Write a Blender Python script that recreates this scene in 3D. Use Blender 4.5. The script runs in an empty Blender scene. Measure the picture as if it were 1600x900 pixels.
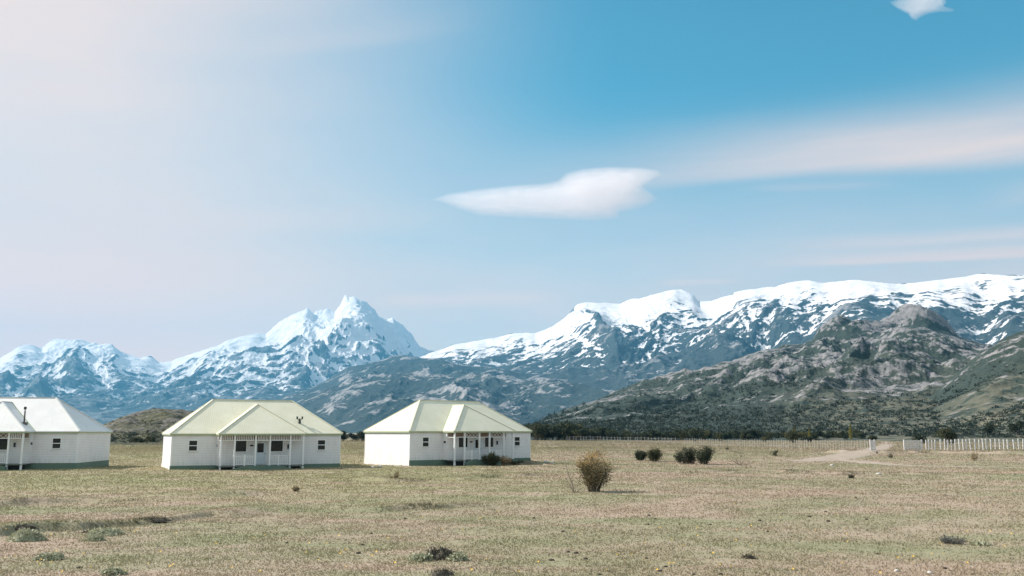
import bpy, bmesh, math, random
import numpy as np
from mathutils import Vector, Matrix
S = bpy.context.scene
C = S.collection
R = math.radians
rng = np.random.default_rng(7)
random.seed(7)

# ------------------------------------------------------------------ camera
F, HZ, EYE = 1417.0, 675.6, 3.4          # focal length in photo pixels (1600 wide), horizon row, eye height
PITCH = math.atan((HZ - 450) / F)
cam = bpy.data.cameras.new('camera')
cam.sensor_width = 36; cam.lens = F * 36 / 1600
cam.clip_start = 0.5; cam.clip_end = 80000
co = bpy.data.objects.new('camera', cam); C.objects.link(co)
co.location = (0, 0, EYE); co.rotation_euler = (math.pi / 2 + PITCH, 0, 0)
S.camera = co

def ray(px, py):
    u = (px - 800) / F; v = (450 - py) / F
    return Vector((u, math.cos(PITCH) - v * math.sin(PITCH), math.sin(PITCH) + v * math.cos(PITCH)))
def azel(px, py):
    d = ray(px, py)
    return math.atan2(d.x, d.y), math.atan2(d.z, math.hypot(d.x, d.y))

# ------------------------------------------------------------------ noise
def _hash(ix, iy, seed):
    h = (ix.astype(np.int64) * 374761393 + iy.astype(np.int64) * 668265263 + seed * 1442695041) & 0xFFFFFFFF
    h = ((h ^ (h >> 13)) * 1274126177) & 0xFFFFFFFF
    return (h ^ (h >> 16)) & 0xFFFF
def pn(x, y, seed=0):
    x = np.asarray(x, float); y = np.asarray(y, float)
    x, y = np.broadcast_arrays(x, y)
    ix = np.floor(x); iy = np.floor(y); fx = x - ix; fy = y - iy
    ux = fx * fx * fx * (fx * (fx * 6 - 15) + 10); uy = fy * fy * fy * (fy * (fy * 6 - 15) + 10)
    def g(a, b):
        t = _hash(ix + a, iy + b, seed) * (2 * np.pi / 65536)
        return np.cos(t) * (fx - a) + np.sin(t) * (fy - b)
    a = g(0, 0); b = g(1, 0); c = g(0, 1); d = g(1, 1)
    return (a + ux * (b - a) + uy * (c + ux * (d - c) - a - ux * (b - a))) * 1.5
def fbm(x, y, seed=0, o=5, gain=.5, lac=2.07):
    s = 0; a = 1; n = 0
    for i in range(o):
        s = s + a * pn(x, y, seed + i * 17); n += a; a *= gain; x = x * lac + 3.1; y = y * lac - 1.7
    return s / n
def ridged(x, y, seed=0, o=6, gain=.5, lac=2.03):
    s = 0; a = 1; n = 0; w = 1
    for i in range(o):
        r = 1 - np.abs(pn(x, y, seed + i * 29)); r = r * r
        s = s + a * r * w; n += a; w = np.clip(r * 1.6, 0, 1); a *= gain; x = x * lac + 5.3; y = y * lac + 2.9
    return s / n
def sst(x, a, b):
    t = np.clip((np.asarray(x, float) - a) / (b - a), 0, 1); return t * t * (3 - 2 * t)

# ------------------------------------------------------------------ the ground's height
BANKS = []      # (xs, ys, height): little terrace edges whose face looks at the camera
def _px0(px, py):
    d = ray(px, py); t = -EYE / d.z; return d.x * t, d.y * t
for pts, hh in (([(-260, 800), (0, 789), (90, 785), (180, 782), (300, 777), (420, 773)], .16),
                ([(-260, 850), (0, 836), (60, 829), (120, 827), (170, 821), (250, 815), (330, 806), (440, 803)], .13),
                ([(420, 806), (520, 800), (640, 794), (760, 789), (850, 780)], .08),
                ([(500, 752), (560, 750), (640, 751), (720, 748), (800, 744), (880, 741)], .12),
                ([(760, 735), (800, 727), (840, 726), (880, 731)], .14),
                ([(1000, 742), (1180, 735), (1260, 741), (1420, 741), (1600, 745), (1800, 750)], .08),
                ([(1290, 712), (1360, 713), (1450, 712), (1600, 715), (1800, 718)], .25)):
    P = np.array([_px0(*p) for p in pts]); o = np.argsort(P[:, 0]); BANKS.append((P[o, 0], P[o, 1], hh))
def gz(x, y):
    x = np.asarray(x, float); y = np.asarray(y, float); r = np.hypot(x, y)
    z = .40 * sst(r, 95, 150) + .35 * sst(r, 400, 900)
    z = z + .14 * fbm(x / 26, y / 26, 3, 3) * sst(r, 10, 30) + .055 * fbm(x / 5.5, y / 4.5, 5, 3) * (1 - .8 * sst(r, 90, 200))
    z = z + .10 * sst(x, -64, -30) * 0
    for xs, ys, hh in BANKS:
        yl = np.interp(x, xs, ys) + .5 * pn(x / 1.7, 0 * x, 11) + .9 * pn(x / 6, 0 * x, 12)
        d = y - yl
        amp = 1.9 * hh * sst(x, xs[0], xs[0] + 2.5) * (1 - sst(x, xs[-1] - 2.5, xs[-1])) * (.55 + .9 * pn(x / 3.1, y / 9, 13)).clip(0, 1.3)
        z = z + amp * sst(d, -.25, .35) * (1 - sst(d, 1.5, 7))
    return z
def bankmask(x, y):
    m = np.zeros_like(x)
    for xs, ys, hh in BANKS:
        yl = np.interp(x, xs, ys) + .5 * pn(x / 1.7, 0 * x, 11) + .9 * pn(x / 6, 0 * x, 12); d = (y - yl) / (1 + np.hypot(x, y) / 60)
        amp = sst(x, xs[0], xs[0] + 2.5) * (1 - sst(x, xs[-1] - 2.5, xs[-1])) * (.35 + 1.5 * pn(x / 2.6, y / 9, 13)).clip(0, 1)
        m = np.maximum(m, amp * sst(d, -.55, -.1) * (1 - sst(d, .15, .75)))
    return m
def at(px, py, n=7):
    d = ray(px, py); t = -EYE / d.z if d.z < 0 else 300.
    for _ in range(n):
        z = float(gz(d.x * t, d.y * t)); t = (z - EYE) / d.z
    return Vector((d.x * t, d.y * t, float(gz(d.x * t, d.y * t))))

# ------------------------------------------------------------------ tags
def tag(o, label, cat, group=None, kind=None):
    o['label'] = label; o['category'] = cat
    if group: o['group'] = group
    if kind: o['kind'] = kind
    return o
def empty(name, loc, rz=0):
    o = bpy.data.objects.new(name, None); C.objects.link(o)
    o.location = loc; o.rotation_euler = (0, 0, rz); o.empty_display_size = .3
    return o
def link(name, me, mats, parent=None):
    o = bpy.data.objects.new(name, me); C.objects.link(o)
    for m in (mats if isinstance(mats, (list, tuple)) else [mats]): me.materials.append(m)
    if parent: o.parent = parent
    return o
def npmesh(name, V, Q, smooth=True, attrs=None, mi=None):
    """V (n,3); Q (k,3) or (k,4) index array"""
    V = np.asarray(V, np.float32); Q = np.asarray(Q, np.int32)
    me = bpy.data.meshes.new(name)
    k, c = Q.shape
    me.vertices.add(len(V)); me.vertices.foreach_set('co', V.ravel())
    me.loops.add(k * c); me.loops.foreach_set('vertex_index', Q.ravel())
    me.polygons.add(k); me.polygons.foreach_set('loop_start', np.arange(0, k * c, c, dtype=np.int32))
    me.polygons.foreach_set('use_smooth', np.full(k, smooth))
    if mi is not None: me.polygons.foreach_set('material_index', np.asarray(mi, np.int32))
    for an, av in (attrs or {}).items():
        a = me.attributes.new(an, 'FLOAT', 'POINT'); a.data.foreach_set('value', np.asarray(av, np.float32).ravel())
    me.update(calc_edges=True); me.validate()
    return me
def gridmesh(name, V, attrs=None):
    n, m, _ = V.shape
    i = np.arange(n * m).reshape(n, m)
    Q = np.stack([i[:-1, :-1], i[1:, :-1], i[1:, 1:], i[:-1, 1:]], -1).reshape(-1, 4)
    return npmesh(name, V.reshape(-1, 3), Q, True, attrs)

class MB:
    """collects boxes, bars and polygons; build() links them as ONE mesh object"""
    def __init__(s): s.v = []; s.f = []
    def poly(s, pts):
        b = len(s.v); s.v += [tuple(p) for p in pts]; s.f.append(tuple(range(b, b + len(pts)))); return s
    def box(s, x0, x1, y0, y1, z0, z1):
        b = len(s.v)
        s.v += [(x0, y0, z0), (x1, y0, z0), (x1, y1, z0), (x0, y1, z0), (x0, y0, z1), (x1, y0, z1), (x1, y1, z1), (x0, y1, z1)]
        s.f += [tuple(b + i for i in q) for q in ((3, 2, 1, 0), (4, 5, 6, 7), (0, 1, 5, 4), (1, 2, 6, 5), (2, 3, 7, 6), (3, 0, 4, 7))]
        return s
    def bar(s, a, b_, w, h=None):
        a = Vector(a); b_ = Vector(b_); h = h or w
        d = (b_ - a).normalized(); up = Vector((0, 0, 1)) if abs(d.z) < .95 else Vector((0, 1, 0))
        r = d.cross(up).normalized() * w / 2; u = r.cross(d).normalized() * h / 2
        k = len(s.v)
        for p in (a, b_): s.v += [tuple(p - r - u), tuple(p + r - u), tuple(p + r + u), tuple(p - r + u)]
        s.f += [tuple(k + i for i in q) for q in ((0, 1, 2, 3), (7, 6, 5, 4), (0, 4, 5, 1), (1, 5, 6, 2), (2, 6, 7, 3), (3, 7, 4, 0))]
        return s
    def tube(s, pts, rad, n=6):
        pts = [Vector(p) for p in pts]; k = len(s.v)
        for i, p in enumerate(pts):
            d = (pts[min(i + 1, len(pts) - 1)] - pts[max(i - 1, 0)]).normalized()
            up = Vector((0, 0, 1)) if abs(d.z) < .9 else Vector((1, 0, 0))
            r = d.cross(up).normalized(); u = r.cross(d)
            rr = rad[i] if isinstance(rad, (list, tuple)) else rad
            for j in range(n):
                t = 2 * math.pi * j / n; s.v.append(tuple(p + (r * math.cos(t) + u * math.sin(t)) * rr))
        for i in range(len(pts) - 1):
            for j in range(n):
                a = k + i * n + j; b = k + i * n + (j + 1) % n
                s.f.append((a, b, b + n, a + n))
        s.f.append(tuple(k + j for j in reversed(range(n)))); s.f.append(tuple(k + (len(pts) - 1) * n + j for j in range(n)))
        return s
    def build(s, name, mat, parent=None, smooth=False):
        me = bpy.data.meshes.new(name); me.from_pydata(s.v, [], s.f)
        bm = bmesh.new(); bm.from_mesh(me); bmesh.ops.recalc_face_normals(bm, faces=bm.faces); bm.to_mesh(me); bm.free()
        if smooth: me.polygons.foreach_set('use_smooth', [True] * len(me.polygons))
        return link(name, me, mat, parent)
def copy_tree(o, parent=None):
    c = o.copy(); C.objects.link(c); c.parent = parent
    for ch in [k for k in bpy.data.objects if k.parent == o]: copy_tree(ch, c)
    return c

# ------------------------------------------------------------------ node helper
class G:
    def __init__(s, tree): s.t = tree; tree.nodes.clear()
    def n(s, typ, ins=None, **kw):
        nd = s.t.nodes.new(typ)
        for k, v in kw.items(): setattr(nd, k, v)
        for k, v in (ins or {}).items():
            if isinstance(v, bpy.types.NodeSocket): s.t.links.new(v, nd.inputs[k])
            else: nd.inputs[k].default_value = v
        return nd
    def m(s, op, a, b=0., c=0., clamp=False):
        nd = s.n('ShaderNodeMath', {0: a, 1: b, 2: c}, operation=op, use_clamp=clamp); return nd.outputs[0]
    def vm(s, op, a, b=(0, 0, 0)):
        nd = s.n('ShaderNodeVectorMath', {0: a, 1: b}, operation=op); return nd.outputs[0]
    def noise(s, vec, scale, detail=4, rough=.55, dist=0.):
        return s.n('ShaderNodeTexNoise', {'Vector': vec, 'Scale': scale, 'Detail': detail, 'Roughness': rough, 'Distortion': dist}).outputs[0]
    def mr(s, v, a, b, c=0., d=1., smooth=True):
        return s.n('ShaderNodeMapRange', {0: v, 1: a, 2: b, 3: c, 4: d}, interpolation_type='SMOOTHSTEP' if smooth else 'LINEAR').outputs[0]
    def mix(s, f, a, b, blend='MIX'):
        nd = s.t.nodes.new('ShaderNodeMix'); nd.data_type = 'RGBA'; nd.blend_type = blend
        for i, v in ((0, f), (6, a), (7, b)):
            if isinstance(v, bpy.types.NodeSocket): s.t.links.new(v, nd.inputs[i])
            else: nd.inputs[i].default_value = (*v, 1) if isinstance(v, tuple) and len(v) == 3 else v
        return nd.outputs[2]
    def attr(s, name): return s.n('ShaderNodeAttribute', attribute_name=name).outputs['Fac']
    def pos(s): return s.n('ShaderNodeNewGeometry').outputs['Position']
    def scale(s, v, k): return s.n('ShaderNodeMapping', {'Vector': v, 'Scale': k}).outputs[0]
def material(name):
    m = bpy.data.materials.new(name); m.use_nodes = True
    return m, G(m.node_tree)
def surf(g, col, rough=.9, bump=None, bstr=.3, bdist=.02, spec=.3, transl=0., normal=None):
    ins = {'Base Color': (*col, 1) if isinstance(col, tuple) else col, 'Roughness': rough, 'Specular IOR Level': spec}
    if bump is not None:
        ins['Normal'] = g.n('ShaderNodeBump', {'Strength': bstr, 'Distance': bdist, 'Height': bump}).outputs[0]
    p = g.n('ShaderNodeBsdfPrincipled', ins); out = p.outputs[0]
    if transl:
        tr = g.n('ShaderNodeBsdfTranslucent', {'Color': ins['Base Color']})
        out = g.n('ShaderNodeMixShader', {0: transl, 1: out, 2: tr.outputs[0]}).outputs[0]
    g.n('ShaderNodeOutputMaterial', {'Surface': out}); return p
def plain(name, col, rough=.6, var=.08, scale=1.5, spec=.3, obj=True):
    m, g = material(name)
    tc = g.n('ShaderNodeTexCoord').outputs['Object']
    f = g.noise(tc, scale, 5, .6)
    c = g.mix(f, tuple(x * (1 - var) for x in col), tuple(min(1, x * (1 + var)) for x in col))
    surf(g, c, rough, f, .1, .01, spec); return m
# ------------------------------------------------------------------ tuning
SKY_TINT = (.52, 1.30, 1.18)
VEIL, VEIL_LOW = (8.7, 6.75, 5.9), (13.8, 8.2, 5.5)      # thin cloud, and the same cloud seen low through more air
VEIL_FILL = (6.2, 6.4, 6.2)
EXPO = .86
HAZE_D, HAZE_COL = 4.9e-5, (.13, .46, .74)
# ================================================================== LIGHT
SUN_AZ, SUN_EL = math.atan2(-.965, .262), R(37)
sd = Vector((math.sin(SUN_AZ) * math.cos(SUN_EL), math.cos(SUN_AZ) * math.cos(SUN_EL), math.sin(SUN_EL)))
sl = bpy.data.lights.new('sun', 'SUN'); sl.energy = 4.25; sl.angle = R(.53); sl.color = (1, .955, .90)
so = bpy.data.objects.new('sun', sl); C.objects.link(so)
so.rotation_euler = sd.to_track_quat('Z', 'Y').to_euler(); so.location = (0, 0, 50)

w = bpy.data.worlds.new('World'); S.world = w; w.use_nodes = True
g = G(w.node_tree)
sky = g.n('ShaderNodeTexSky', sky_type='NISHITA', sun_disc=False, sun_elevation=SUN_EL, sun_rotation=SUN_AZ,
          altitude=200, air_density=1.0, dust_density=.6, ozone_density=2.0)
dirv = g.n('ShaderNodeTexCoord').outputs['Generated']
sep = g.n('ShaderNodeSeparateXYZ', {0: dirv})
AZ = g.m('ARCTAN2', sep.outputs[0], sep.outputs[1])
EL = g.m('ARCSINE', sep.outputs[2])
aev = g.n('ShaderNodeCombineXYZ', {0: AZ, 1: EL, 2: 0.}).outputs[0]
n_warp = g.noise(g.scale(aev, (2.2, 9, 1)), 1., 3, .5)
ELw = g.m('ADD', EL, g.m('MULTIPLY', g.m('SUBTRACT', n_warp, .5), .02))
n_fib = g.noise(g.n('ShaderNodeMapping', {'Vector': aev, 'Rotation': (0, 0, R(-7)), 'Scale': (3.2, 34, 1)}).outputs[0], 1., 6, .6, .4)
n_big = g.noise(g.scale(aev, (1.8, 5.5, 1)), 1., 4, .55)
def band(p0, p1, wup, wdn, az0, az1, k, fibre=.6, az2=None, az3=None):
    """a sheet of cirrus along the sky line p0-p1; wup/wdn its soft widths above and below (deg), fading in from az0 to az1"""
    a0, e0 = azel(*p0); a1, e1 = azel(*p1); sl_ = (e1 - e0) / (a1 - a0)
    d = g.m('SUBTRACT', ELw, g.m('MULTIPLY_ADD', AZ, sl_, e0 - sl_ * a0))
    up = g.mr(d, 0, R(wup), 1, 0); dn = g.mr(d, -R(wdn), 0, 0, 1)
    f = g.m('MULTIPLY', up, dn)
    f = g.m('MULTIPLY', f, g.mr(AZ, azel(az0, 300)[0], azel(az1, 300)[0]))
    if az2 is not None: f = g.m('MULTIPLY', f, g.mr(AZ, azel(az2, 300)[0], azel(az3, 300)[0], 1, 0))
    f = g.m('MULTIPLY', f, g.m('MULTIPLY_ADD', g.mr(n_fib, .3, .75), fibre, 1 - fibre))
    return g.m('MULTIPLY', f, k)
veils = [band((1000, 262), (1600, 232), 3.4, 1.2, 930, 1480, .86, .32),
         band((800, 296), (1600, 212), 4.6, .8, 640, 1200, .48, .3),
         band((1160, 412), (1600, 402), .9, .35, 1130, 1330, .85, .4),
         band((1160, 390), (1600, 372), .9, .5, 1130, 1400, .6, .4),
         band((1140, 296), (1400, 286), .5, .4, 1120, 1240, .22, .6, 1320, 1440),
         band((1020, 443), (1160, 440), .3, .25, 1010, 1060, .45, .3, 1110, 1165),
         band((600, 470), (880, 462), .7, .8, 560, 640, .6, .4, 800, 900),
         band((0, 352), (700, 338), 1.5, 1.3, 900, 250, .30, .5),
         band((0, 440), (700, 440), 3.0, 3.0, 800, 150, .6, .45),
         band((360, 78), (760, 30), 1.6, .8, 340, 480, .22, .5, 560, 820),
         band((1480, 330), (1640, 300), 1.6, .8, 1500, 1640, .3, .5)]
left = g.m('MULTIPLY', g.mr(AZ, azel(980, 300)[0], azel(0, 300)[0]), g.m('MULTIPLY_ADD', g.mr(n_big, .3, .7), .22, .76))
low = g.m('MULTIPLY', g.mr(EL, R(22), R(5), 0, .84), g.mr(n_big, .2, .8, .6, 1.1))
inv = g.m('SUBTRACT', 1., left)
# unseen thin cloud added behind the camera as fill light for shaded fronts
back = g.m('MULTIPLY', g.mr(sep.outputs[1], .15, -.35), g.mr(n_big, .25, .6, .7, .95))
for b_ in veils + [low, back]: inv = g.m('MULTIPLY', inv, g.m('SUBTRACT', 1., b_, clamp=True))
veil = g.m('SUBTRACT', 1., inv, clamp=True)
skyc = g.mix(1., sky.outputs[0], (SKY_TINT), 'MULTIPLY')
col = g.mix(veil, skyc, g.mix(g.mr(sep.outputs[1], .2, -.2), g.mix(g.mr(EL, R(12), R(1.5), smooth=False), VEIL, VEIL_LOW), VEIL_FILL))
bg = g.n('ShaderNodeBackground', {'Color': col, 'Strength': .07})
g.n('ShaderNodeOutputWorld', {'Surface': bg.outputs[0]})
S.view_settings.view_transform = 'Standard'; S.view_settings.look = 'None'
S.view_settings.exposure = EXPO; S.view_settings.gamma = 1
S.cycles.use_denoising = True
try: S.cycles.denoiser = 'OPENIMAGEDENOISE'; S.cycles.denoising_input_passes = 'RGB_ALBEDO_NORMAL'; S.cycles.denoising_prefilter = 'ACCURATE'
except Exception: pass
S.cycles.max_bounces = 8; S.cycles.volume_bounces = 5; S.cycles.transparent_max_bounces = 12
S.cycles.caustics_reflective = False; S.cycles.caustics_refractive = False
# ================================================================== GROUND COLOUR (shared by the soil and the grass on it)
def ground_colour(g, P):
    xyz = g.n('ShaderNodeSeparateXYZ', {0: P})
    flat = g.scale(P, (1, 1, 0))
    big = g.noise(g.scale(P, (.55, 1.0, 0)), .045, 5, .6, .6)
    mid = g.noise(g.scale(P, (.5, 1.0, 0)), .32, 5, .62, .5)
    fin = g.noise(flat, 3.2, 6, .72)
    grn = g.mr(g.m('MULTIPLY_ADD', mid, .55, g.m('MULTIPLY', big, .65)), .47, .72)
    tan_ = g.mix(g.mr(mid, .3, .7), (.39, .305, .235), (.35, .295, .22))
    c = g.mix(grn, tan_, (.25, .248, .15))
    pink = g.mr(g.noise(g.scale(P, (.4, 1.0, 0)), .11, 4, .6, .8), .46, .64)
    c = g.mix(g.m('MULTIPLY', pink, .62), c, (.395, .285, .23))
    meadow = g.m('MULTIPLY', g.mr(xyz.outputs[0], 14, -14), g.m('MULTIPLY', g.mr(xyz.outputs[1], 40, 58), g.mr(mid, .30, .55)))
    c = g.mix(g.m('MULTIPLY', meadow, .6), c, (.305, .287, .15))
    strk = g.mr(g.noise(g.scale(P, (.22, 1.0, 0)), .9, 5, .7, .3), .57, .72)
    c = g.mix(g.m('MULTIPLY', strk, .55), c, (.17, .155, .105))
    c = g.mix(g.mr(fin, .55, .8, 0, .4), c, (.52, .45, .34))
    c = g.mix(g.mr(fin, .45, .22, 0, .5), c, (.13, .12, .08))
    return c, fin
m_ground, g = material('pasture')
P = g.pos()
c, fin = ground_colour(g, P)
far = g.mr(g.n('ShaderNodeVectorMath', {0: P}, operation='LENGTH').outputs['Value'], 90, 330)
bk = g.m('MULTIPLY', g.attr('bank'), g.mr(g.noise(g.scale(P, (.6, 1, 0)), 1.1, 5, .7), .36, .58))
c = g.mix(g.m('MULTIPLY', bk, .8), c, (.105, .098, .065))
c = g.mix(g.m('MULTIPLY', far, .85), c, g.mix(g.noise(g.scale(P, (.25, 1, 0)), .12, 5, .65), (.295, .245, .195), (.19, .18, .125)))  # far plain also darkened in its colour, for the blade shade missing there
fs = g.mr(g.noise(g.scale(P, (.12, .6, 0)), .16, 6, .7, .5), .53, .66)
c = g.mix(g.m('MULTIPLY', fs, g.m('MULTIPLY', far, .85)), c, (.16, .165, .10))
hb = g.m('ADD', g.noise(P, 1.3, 6, .7), g.m('MULTIPLY', fin, .6))
surf(g, c, .95, hb, .55, .22, .1)

# one sheet: polar grid, dense in front of the camera
a_f = np.radians(np.concatenate([np.linspace(-180, -48, 40, endpoint=False), np.linspace(-48, 48, 900), np.linspace(48, 180, 41)[1:]]))
r_f = np.concatenate([[.05, 2, 4, 7, 10, 13], np.geomspace(15, 130, 420), np.geomspace(132, 900, 150), np.geomspace(930, 17500, 50)])
A_, R_ = np.meshgrid(a_f, r_f, indexing='ij')
X, Y = np.sin(A_) * R_, np.cos(A_) * R_
Z = gz(X, Y)
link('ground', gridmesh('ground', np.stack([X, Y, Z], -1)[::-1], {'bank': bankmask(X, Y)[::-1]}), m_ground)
tag(bpy.data.objects['ground'], 'wide flat plain of short dry grass, tan and green, under the mountains', 'ground', kind='structure')

# ================================================================== MOUNTAINS
def terrain(name, pts, rr, rf, rb, zf, amp, seed, wlow=lambda t: 1., damp=.86, prof=1.15, na=700, nr=260, sx=.35, big=900., edge=.12, jag=.0, extra=None, lean=0.):
    """A range as a real height field: pts = skyline as (photo x, photo y) giving directions, rr(az) = distance of the crest,
    rf(az) = distance of the foot, rb = extent behind the crest, zf = height of the foot, amp = relief relative to crest height."""
    ae = np.array([azel(*p) for p in pts]); te = np.tan(ae[:, 1])
    az = np.linspace(ae[0, 0], ae[-1, 0], na)
    tt = np.interp(az, ae[:, 0], te)
    rk = np.interp(np.degrees(az), *rr) if isinstance(rr, tuple) else np.full(na, rr)
    rfo = np.interp(np.degrees(az), *rf) if isinstance(rf, tuple) else np.full(na, rf)
    rk = rk * (1 + .05 * fbm(az * 14, 0 * az, seed + 5, 3))
    zk = EYE + tt * rk
    nb = max(24, nr // 5)
    t = np.concatenate([np.linspace(0, 1, nr), 1 + np.linspace(0, 1, nb)[1:]])
    T, I = np.meshgrid(t, np.arange(na), indexing='xy'); I = I.astype(int)
    RK, RF, A = rk[I], rfo[I], az[I]
    def smooth(v, k):
        if k < 2: return v
        w_ = np.hanning(2 * k + 1); w_ /= w_.sum(); return np.convolve(np.pad(v, k, 'edge'), w_, 'valid')
    ks = [0, 8, 24, 60, 110]; lv = np.stack([smooth(zk, k) for k in ks])
    q = np.clip(np.abs(1 - T) / .5, 0, 1) ** .42 * (len(ks) - 1); q0 = np.clip(np.floor(q).astype(int), 0, len(ks) - 2); qf = q - q0
    ZK = lv[q0, I] * (1 - qf) + lv[q0 + 1, I] * qf
    ZK = np.minimum(ZK, zk[I] * (1 + .0 * T) + 1e9 * (T < .94))
    Rr = np.where(T <= 1, RF + (RK - RF) * T, RK + (T - 1) * rb)
    X, Y = np.sin(A) * Rr, np.cos(A) * Rr
    tf = np.clip(T, 0, 1); back = np.clip(T - 1, 0, 1)
    H = (ZK - zf)
    base = zf + H * tf ** prof * (1 - .8 * sst(back, 0, 1) * np.where(T > 1, 1, 0))
    rm = float(np.mean(rk))
    u = (A + lean * T * .1) * rm / big; v = Rr / big * sx
    wx = fbm(u * .9, v * .9, seed + 71, 3) * .9; wy = fbm(u * .9 + 9, v * .9, seed + 72, 3) * .9
    n1 = ridged(u + wx, v + wy, seed, 3, .5)
    n2 = ridged(X / big * 2.6 + wx, Y / big * 2.0 + wy, seed + 1, 6, .55)
    n3 = fbm(X / big * 9, Y / big * 9, seed + 2, 5, .6)
    wgt = sst(tf, 0, .18) * (1 - damp * sst(tf, .72, 1.0)) * (1 - .72 * sst(tf, .88, 1.0)) * wlow(tf)
    Z = base + amp * H * wgt * ((n1 - .42) * 1.1 + (n2 - .42) * .75 + n3 * .22)
    Z = Z + jag * H * sst(tf, .8, 1) * (n2 - .45)
    if extra: Z = extra(X, Y, Z, A, Rr)
    # close the two ends down to the foot
    e = np.minimum((A - az[0]) / max(1e-6, edge), (az[-1] - A) / max(1e-6, edge))
    Z = zf - 8 + (Z - zf + 8) * sst(e, 0, 1) if edge else Z
    return X, Y, Z, T, n2

def rockmat(name, rockA, rockB, veg, vegB, snowline=None, sn_w=220., sc=.01, veg_bias=.5, grass=None, snow_noise=300.):
    m, g = material(name)
    P = g.pos(); geo = g.n('ShaderNodeNewGeometry')
    nz = g.n('ShaderNodeSeparateXYZ', {0: geo.outputs['Normal']}).outputs[2]
    pz = g.n('ShaderNodeSeparateXYZ', {0: P}).outputs[2]
    n1 = g.noise(P, sc, 8, .62, .3); n2 = g.noise(P, sc * 5.5, 6, .65, .2); n3 = g.noise(P, sc * 24, 5, .7)
    rock = g.mix(g.mr(n2, .3, .7), rockA, rockB)
    rock = g.mix(g.mr(n3, .42, .66, 0, .5), rock, tuple(x * .45 for x in rockA))
    vg = g.mix(g.mr(n3, .35, .65), veg, vegB)
    if grass: vg = g.mix(g.m('MULTIPLY', g.attr('grass'), g.mr(n2, .40, .56)), vg, grass)
    f = g.m('ADD', g.attr('rock'), g.m('ADD', g.m('MULTIPLY', g.m('SUBTRACT', n2, .5), 1.5), g.m('MULTIPLY', g.m('SUBTRACT', n1, .5), 1.2)))
    f = g.m('ADD', f, g.m('MULTIPLY', g.m('SUBTRACT', n3, .5), .5))
    c = g.mix(g.mr(f, veg_bias - .07, veg_bias + .07), vg, rock)
    rough = .95
    if snowline:
        s = g.m('ADD', g.attr('snow'), g.m('MULTIPLY', g.m('SUBTRACT', n2, .5), 1.1))
        s = g.m('ADD', s, g.m('MULTIPLY', g.m('SUBTRACT', n3, .5), .9))
        sf = g.mr(s, -.24, .36)
        c = g.mix(sf, c, g.mix(g.mr(n2, .3, .7), (.66, .64, .65), (.80, .775, .78)))
    bump = g.m('ADD', n2, g.m('MULTIPLY', n3, .35))
    surf(g, c, rough, bump, .5, .28 / sc * .1, .15)
    return m

def boxblur(Z, k, ax):
    for _ in range(2):
        c = np.cumsum(np.pad(Z, [(k + 1, k) if a == ax else (0, 0) for a in (0, 1)], 'edge'), ax)
        n = Z.shape[ax]; i = np.arange(n)
        Z = (np.take(c, i + 2 * k + 1, ax) - np.take(c, i, ax)) / (2 * k + 1)
    return Z
def snowmap(X, Y, Z, T, line, wid, seed, scour=0., steep=1.5):
    # snow lies above a line, deeper in gullies and on gentle benches, and is blown off ribs and steep rock
    s = (Z - line) / wid
    for k, w_ in ((3, .16), (8, .30), (20, .34)):
        d = boxblur(boxblur(Z, k, 0), max(1, k // 2), 1) - Z; s = s + w_ * np.clip(d / (d.std() + 1e-6), -2.2, 2.2)
    r = np.hypot(X, Y); st = np.abs(np.gradient(Z, axis=1) / (np.gradient(r, axis=1) + 1e-6)); la = np.abs(np.gradient(Z, axis=0) / (np.hypot(np.gradient(X, axis=0), np.gradient(Y, axis=0)) + 1e-6))
    sl = np.hypot(st, la); s = s - steep * sst(sl, .62, 1.25)
    s = s + .55 * fbm(X / 1900, Y / 1900, seed, 3) + .28 * fbm(X / 420, Y / 420, seed + 9, 4)
    if scour:
        a = np.degrees(np.arctan2(X, Y)); s = np.minimum(s, 1.2) - scour * sst(a, 10, 16) * sst(fbm(X / 420 + .3 * Z / 300, Y / 420, seed + 21, 6, .62), -.06, .22)
    return s
def put(name, tr, mat, label, cat, rockattr=None, grassattr=None, snow=None):
    X, Y, Z, T, n2 = tr
    if snow:
        at_s = snowmap(X, Y, Z, T, *snow)
    at_ = {'rock': rockattr if rockattr is not None else n2, 'grass': grassattr if grassattr is not None else np.zeros_like(Z)}
    if snow: at_['snow'] = at_s
    o = link(name, gridmesh(name, np.stack([X, Y, Z], -1), at_), mat)
    tag(o, label, cat, kind='structure'); return o

SNOW = 600
m_far = rockmat('far_mountain', (.125, .135, .145), (.215, .22, .225), (.030, .045, .046), (.058, .072, .07), SNOW, 200, .0016, .72)
left_pts = [(-330, 590), (-200, 575), (-120, 552), (-60, 565), (0, 560), (17, 549), (33, 538), (48, 537), (66, 543), (81, 532), (100, 530), (125, 532), (144, 538), (160, 541), (175, 537),
            (192, 549), (219, 558), (236, 556), (249, 566), (268, 566), (280, 560), (306, 549), (337, 541), (372, 528), (402, 522), (416, 523),
            (437, 506), (452, 499), (464, 492), (472, 489), (479, 485), (484, 488), (490, 493), (498, 487), (510, 484), (517, 487), (523, 491), (528, 484), (531, 480), (535, 472), (539, 464), (545, 468), (553, 467), (562, 473),
            (569, 475), (578, 483), (586, 488), (592, 496), (599, 497), (605, 500), (612, 499), (620, 506), (630, 510), (637, 519), (643, 523), (650, 533), (656, 540), (662, 541), (669, 545), (700, 552), (740, 566), (820, 600), (900, 640)]
tr = terrain('snowy_mountains', left_pts, 15000., ([-40, -18, -8, 4], [6500, 7000, 7800, 8200]), 3500., 0, .20, 3, prof=1.75, na=1100, nr=420, sx=.30, big=2300., edge=.03, jag=.04, damp=.62, wlow=lambda t: .35 + .65 * sst(t, .25, .6))
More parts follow.
